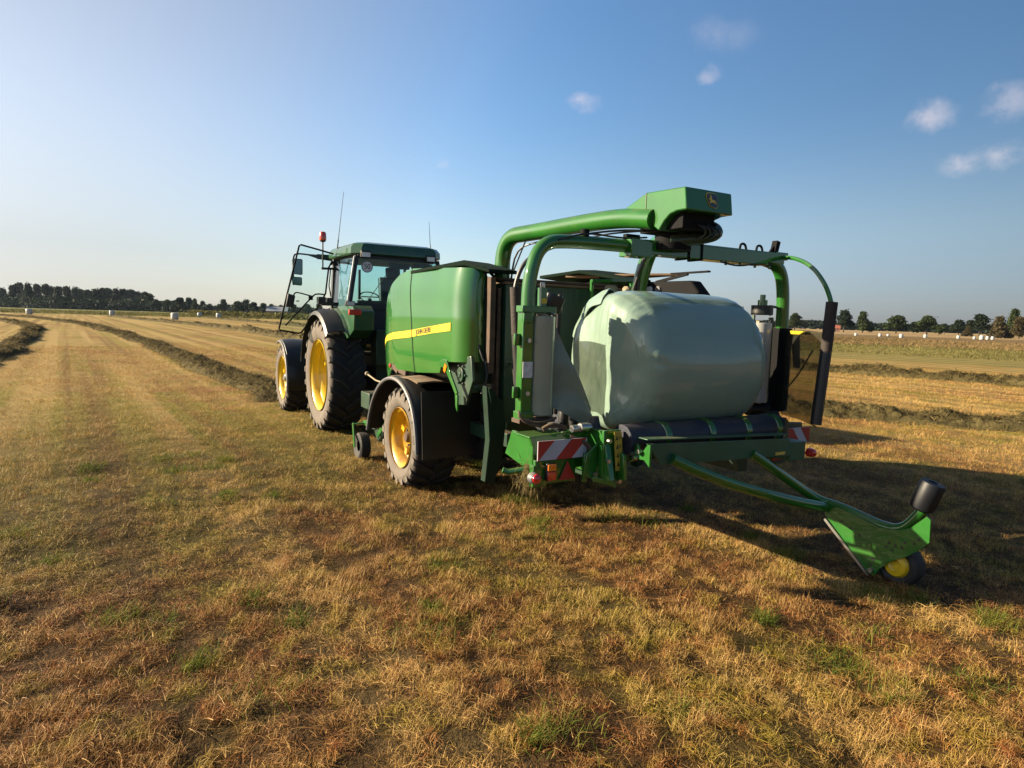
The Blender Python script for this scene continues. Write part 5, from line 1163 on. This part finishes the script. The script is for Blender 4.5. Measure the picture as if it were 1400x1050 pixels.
# far woodland that reads as one band, and the overgrown verge below it
def band(name, label, cat, pts, n, h0, h1, wdt, leaf, m, zlow=0.):
    P = np.array(pts, float); seg = np.linalg.norm(np.diff(P, axis=0), axis=1); S = np.concatenate([[0], np.cumsum(seg)])
    s = rng.random(n) * S[-1]; x = np.interp(s, S, P[:, 0]) + rng.normal(0, wdt, n); y = np.interp(s, S, P[:, 1]) + rng.normal(0, wdt, n)
    hh = h0 + (h1 - h0) * vnoise(s / (h1 * 1.6), s * 0 + 5); z = zlow + hh * rng.random(n) ** .7
    a = rng.normal(0, 1, (n, 3)); a /= np.linalg.norm(a, axis=1)[:, None]; b = np.cross(a, rng.normal(0, 1, (n, 3))); b /= np.linalg.norm(b, axis=1)[:, None]
    c = np.stack([x, y, z], -1); l = leaf * rng.uniform(.6, 1.4, n)[:, None]
    q = np.stack([np.stack([c - a * l, c - a * l + b * l * .3], 1), np.stack([c - b * l * .6, c + b * l * .6], 1), np.stack([c + a * l, c + a * l + b * l * .3], 1)], 1)
    ribbons(name, q, np.clip(rng.normal(.4, .22, n), 0, 1), m, label, cat, 'stuff')
band('far_wood', 'hazy blue band of woodland along the far horizon', 'woodland', [(-420, 720), (-250, 740), (-60, 760), (200, 720), (420, 600), (560, 520)], 26000, 3.5, 9, 6, 1.6, LEAF1)
band('undergrowth', 'dark undergrowth closing the foot of the far left wood', 'undergrowth', [(-400, 480), (-360, 478), (-320, 455), (-280, 448), (-250, 452), (-215, 440)], 22000, 4.0, 8.5, 5, .8, LEAF1)
band('hedge', 'dark overgrown hedge strip below the loose tree row', 'hedge', [(-100, 205), (-70, 196), (-52, 182), (-35, 172), (-20, 160)], 5000, .6, 2.2, 1.6, .35, VERGE)
# strips of uncut grass
def uncut(name, label, pts_fn, n, h, m, wsc):
    x, y = pts_fn(n); L = rng.uniform(.5, 1.1, len(x)) * h * (.7 + .6 * vnoise(x * .25, y * .25)); d = np.hypot(x, y)
    tone = np.clip(rng.normal(.45, .25, len(x)) + (vnoise(x * .12, y * .12) - .5) * .7, 0, 1)
    ribbons(name, blades(len(x), x, y, np.zeros(len(x)), L, np.abs(rng.normal(.2, .2, len(x))), rng.random(len(x)) * 2 * PI, rng.uniform(.6, 1.4, len(x)) * wsc * d, .5), tone, m, label, 'uncut grass', 'stuff')
def strip_right(l0, l1):
    def f(n):
        l = rng.uniform(l0, l1, n); t = rng.uniform(-.05, 1.05, n)           # l = .62x + .78y
        az = R_(50) + t * R_(32); rad = l / (.62 * np.cos(az) + .78 * np.sin(az)); return rad * np.cos(az), rad * np.sin(az)
    return f
uncut('uncut_grass', 'greenish rough grass belt beyond the right-hand hay rows', strip_right(58, 94), 26000, .16, VERGE, .0007)
uncut('uncut_grass', 'tall reddish dry grass belt below the right-hand bales', strip_right(88, 150), 30000, .36, WEED, .0008)
def strip_left(n):
    az = np.radians(rng.uniform(98, 131, n)); rad = rng.uniform(1.0, 1.5, n); yb = 200.0; r0 = yb / (np.sin(az) - .25 * np.cos(az)); return r0 * rad * np.cos(az), r0 * rad * np.sin(az)
uncut('uncut_grass', 'green strip of uncut grass in front of the far left wood', strip_left, 26000, .8, VERGE, .0008)

# ================================================================== far buildings
hs_ = thing('farm_house', 'small farmhouse with red tiled roof left of the two touching round trees', 'house', (160, 331, 0), R_(-20)); hs_.scale = (.62, .62, .75)
m_ = MB(); m_.b2((-4.5, -3, 0), (4.5, 3, 2.3)); m_.prism([(-3, 2.3), (3, 2.3), (0, 4.2)], (-4.5, 0, 0), (0, 1, 0), (0, 0, 1), (9, 0, 0)); m_.build('wall', mat('red_brick', (.24, .12, .08), .8, var=.2), hs_)
m_ = MB()
for s in (-1, 1): m_.prism([(s * 3.4, 2.1), (0, 4.3), (0, 4.45), (s * 3.4, 2.25)], (-4.9, 0, 0), (0, 1, 0), (0, 0, 1), (9.8, 0, 0))
rf_ = m_.build('roof', mat('red_tiles', (.28, .085, .05), .7, var=.2), hs_); MB().b2((2.2, -.3, 3.9), (2.8, .3, 5.0)).build('chimney', RUST, rf_)
for a in (-3, -1, 2.6):
    w_ = MB().b2((a - .45, -3.05, .9), (a + .45, -3.003, 1.9)).build('window', WHITEM, hs_); MB().b2((a - .36, -3.07, .98), (a + .36, -3.055, 1.82)).build('pane', NAVY, w_)
w_ = MB().b2((.4, -3.05, 0), (1.3, -3.003, 2.0)).build('door', CABIN, hs_)
bn = thing('barn', 'pale roofed barn half hidden by trees, seen through the open cab door', 'barn', (-147, 412, 0), R_(12))
m_ = MB(); m_.b2((-6, -5, 0), (6, 5, 2.6)); m_.prism([(-5, 2.6), (5, 2.6), (0, 5.0)], (-6, 0, 0), (0, 1, 0), (0, 0, 1), (12, 0, 0)); m_.build('wall', mat('barn_boards', (.20, .17, .15), .8, var=.2), bn)
m_ = MB()
for s in (-1, 1): m_.prism([(s * 5.5, 2.4), (0, 5.1), (0, 5.25), (s * 5.5, 2.55)], (-6.4, 0, 0), (0, 1, 0), (0, 0, 1), (12.8, 0, 0))
m_.build('roof', mat('pale_sheet_roof', (.30, .31, .33), .5, var=.1), bn); MB().b2((-2, -5.06, 0), (2, -5.003, 2.4)).build('door', CABIN, bn)

# ================================================================== air
hz = MB().b2((-1400, -1400, -1), (1400, 1400, 26)).build('haze', [], angle=180)
hm = bpy.data.materials.new('haze_air'); t = NT(hm); out = t.n('ShaderNodeOutputMaterial'); pv = t.n('ShaderNodeVolumePrincipled')
pv.inputs['Color'].default_value = (.62, .80, 1, 1); pv.inputs['Density'].default_value = .00004; pv.inputs['Anisotropy'].default_value = .25; t.l(pv.outputs[0], out.inputs['Volume'])
hz.data.materials.append(hm); tag(hz, 'thin evening haze over the whole field', 'haze', kind='stuff')
# ================================================================== sky, sun, camera
EL, AZ = R_(20.5), R_(179)          # the sun stands level with the camera's left hand
w = bpy.data.worlds.new('World'); scn.world = w; t = NT(w)
out = t.n('ShaderNodeOutputWorld'); bg = t.n('ShaderNodeBackground'); t.l(bg.outputs[0], out.inputs[0])
sky = t.n('ShaderNodeTexSky', sky_type='NISHITA'); sky.sun_disc = False; sky.sun_elevation = EL; sky.sun_rotation = R_(90) - AZ
sky.air_density = 1.0; sky.dust_density = .6; sky.ozone_density = 2.5; sky.altitude = 0
gd_ = t.n('ShaderNodeTexCoord').outputs['Generated']
# the sky pales towards the sun and towards the horizon and deepens on the far side
sdot = t.n('ShaderNodeVectorMath', operation='DOT_PRODUCT'); t.l(gd_, sdot.inputs[0]); sdot.inputs[1].default_value = (math.cos(EL) * math.cos(AZ), math.cos(EL) * math.sin(AZ), math.sin(EL))
sz_ = t.n('ShaderNodeSeparateXYZ'); t.l(gd_, sz_.inputs[0]); low = t.ramp(sz_.outputs[2], .30, .0)
sv = sdot.outputs['Value']; toward = t.ramp(sv, .05, .75)
hs = t.n('ShaderNodeHueSaturation'); t.l(sky.outputs[0], hs.inputs['Color'])
t.l(t.math('SUBTRACT', t.math('MULTIPLY_ADD', toward, -.62, 1.14), t.math('MULTIPLY', low, .30)), hs.inputs['Saturation'])
lin = t.n('ShaderNodeMapRange'); t.l(sv, lin.inputs[0]); lin.inputs[1].default_value = -.55; lin.inputs[2].default_value = .20; lin.inputs[3].default_value = .44; lin.inputs[4].default_value = 1.14
gain = t.math('MULTIPLY', t.math('MULTIPLY', lin.outputs[0], t.math('MULTIPLY_ADD', toward, -.27, 1.06)), t.math('MULTIPLY_ADD', t.math('MULTIPLY', low, t.ramp(sv, -.2, .65)), -.36, 1.0))
cg = t.n('ShaderNodeCombineColor'); [t.l(gain, cg.inputs[i]) for i in range(3)]
c = t.mix(1.0, t.mix(1.0, hs.outputs[0], (1.12, 1.11, 1.12), 'MULTIPLY'), cg.outputs[0], 'MULTIPLY')
c = t.mix(t.math('MULTIPLY', t.ramp(sz_.outputs[2], .16, .0), t.ramp(sv, .25, -.4)), c, t.mix(1.0, c, (.70, .76, 1.0), 'MULTIPLY'))
CL = [((.0907, .9491, .3017), .024, 1.0, .8), ((.5002, .8269, .2571), .033, .95, .9), ((.5380, .8150, .2040), .024, .8, .8), ((.5673, .7969, .2077), .028, .85, .9), ((.5640, .7830, .2612), .034, .6, .7), ((.2534, .9102, .3275), .018, .55, .5), ((.2475, .8934, .375), .035, .22, .7), ((.2788, .8868, .3687), .035, .20, .7), ((-.1063, .9708, .2151), .012, .35, .6)]
nz = t.n('ShaderNodeTexNoise'); nz.inputs['Scale'].default_value = 22; nz.inputs['Detail'].default_value = 6; nz.inputs['Roughness'].default_value = .62; t.l(gd_, nz.inputs['Vector'])
wv = t.n('ShaderNodeVectorMath', operation='SUBTRACT'); t.l(nz.outputs[1], wv.inputs[0]); wv.inputs[1].default_value = (.5, .5, .5)
ws = t.n('ShaderNodeVectorMath', operation='SCALE'); t.l(wv.outputs[0], ws.inputs[0]); ws.inputs['Scale'].default_value = .045
wd = t.n('ShaderNodeVectorMath', operation='ADD'); t.l(gd_, wd.inputs[0]); t.l(ws.outputs[0], wd.inputs[1])
for (d, r, k, q) in CL:
    sb_ = t.n('ShaderNodeVectorMath', operation='SUBTRACT'); t.l(wd.outputs[0], sb_.inputs[0]); l = math.sqrt(sum(x * x for x in d)); sb_.inputs[1].default_value = [x / l for x in d]
    sh = t.n('ShaderNodeVectorMath', operation='MULTIPLY'); t.l(sb_.outputs[0], sh.inputs[0]); sh.inputs[1].default_value = (.85, .85, 1.25)
    ln = t.n('ShaderNodeVectorMath', operation='LENGTH'); t.l(sh.outputs[0], ln.inputs[0])
    f = t.math('MULTIPLY', t.ramp(ln.outputs['Value'], r * .95, r * .05), k * .58)
    f = t.math('MULTIPLY', f, t.ramp(nz.outputs[0], .26, .66))
    c = t.mix(f, c, (5.4, 4.8, 5.0))
t.l(c, bg.inputs[0]); bg.inputs[1].default_value = .050
sd = bpy.data.lights.new('sun', 'SUN'); sd.energy = 5.0; sd.angle = R_(.55); sd.color = (1.0, .83, .58)
so = bpy.data.objects.new('sun', sd); COL.objects.link(so)
S = Vector((math.cos(EL) * math.cos(AZ), math.cos(EL) * math.sin(AZ), math.sin(EL)))
so.rotation_euler = S.to_track_quat('Z', 'Y').to_euler(); so.location = S * 50
cam = bpy.data.cameras.new('camera'); co = bpy.data.objects.new('camera', cam); COL.objects.link(co); scn.camera = co
cam.sensor_fit = 'HORIZONTAL'; cam.sensor_width = 36; cam.lens = 36 * 900 / 1400; cam.clip_start = .05; cam.clip_end = 8000
p, r = R_(5.67), R_(1.6)
f = Vector((0, math.cos(p), -math.sin(p))); u0 = Vector((0, math.sin(p), math.cos(p))); r0 = Vector((1, 0, 0))
rt = r0 * math.cos(r) + u0 * math.sin(r); up = -r0 * math.sin(r) + u0 * math.cos(r)
M = Matrix((rt, up, -f)).transposed().to_4x4(); M.translation = (0, 0, 2.0); co.matrix_world = M
scn.view_settings.view_transform = 'Standard'; scn.view_settings.look = 'None'; scn.view_settings.exposure = 1.78; scn.view_settings.gamma = 1
scn.cycles.max_bounces = 8; scn.cycles.transparent_max_bounces = 16
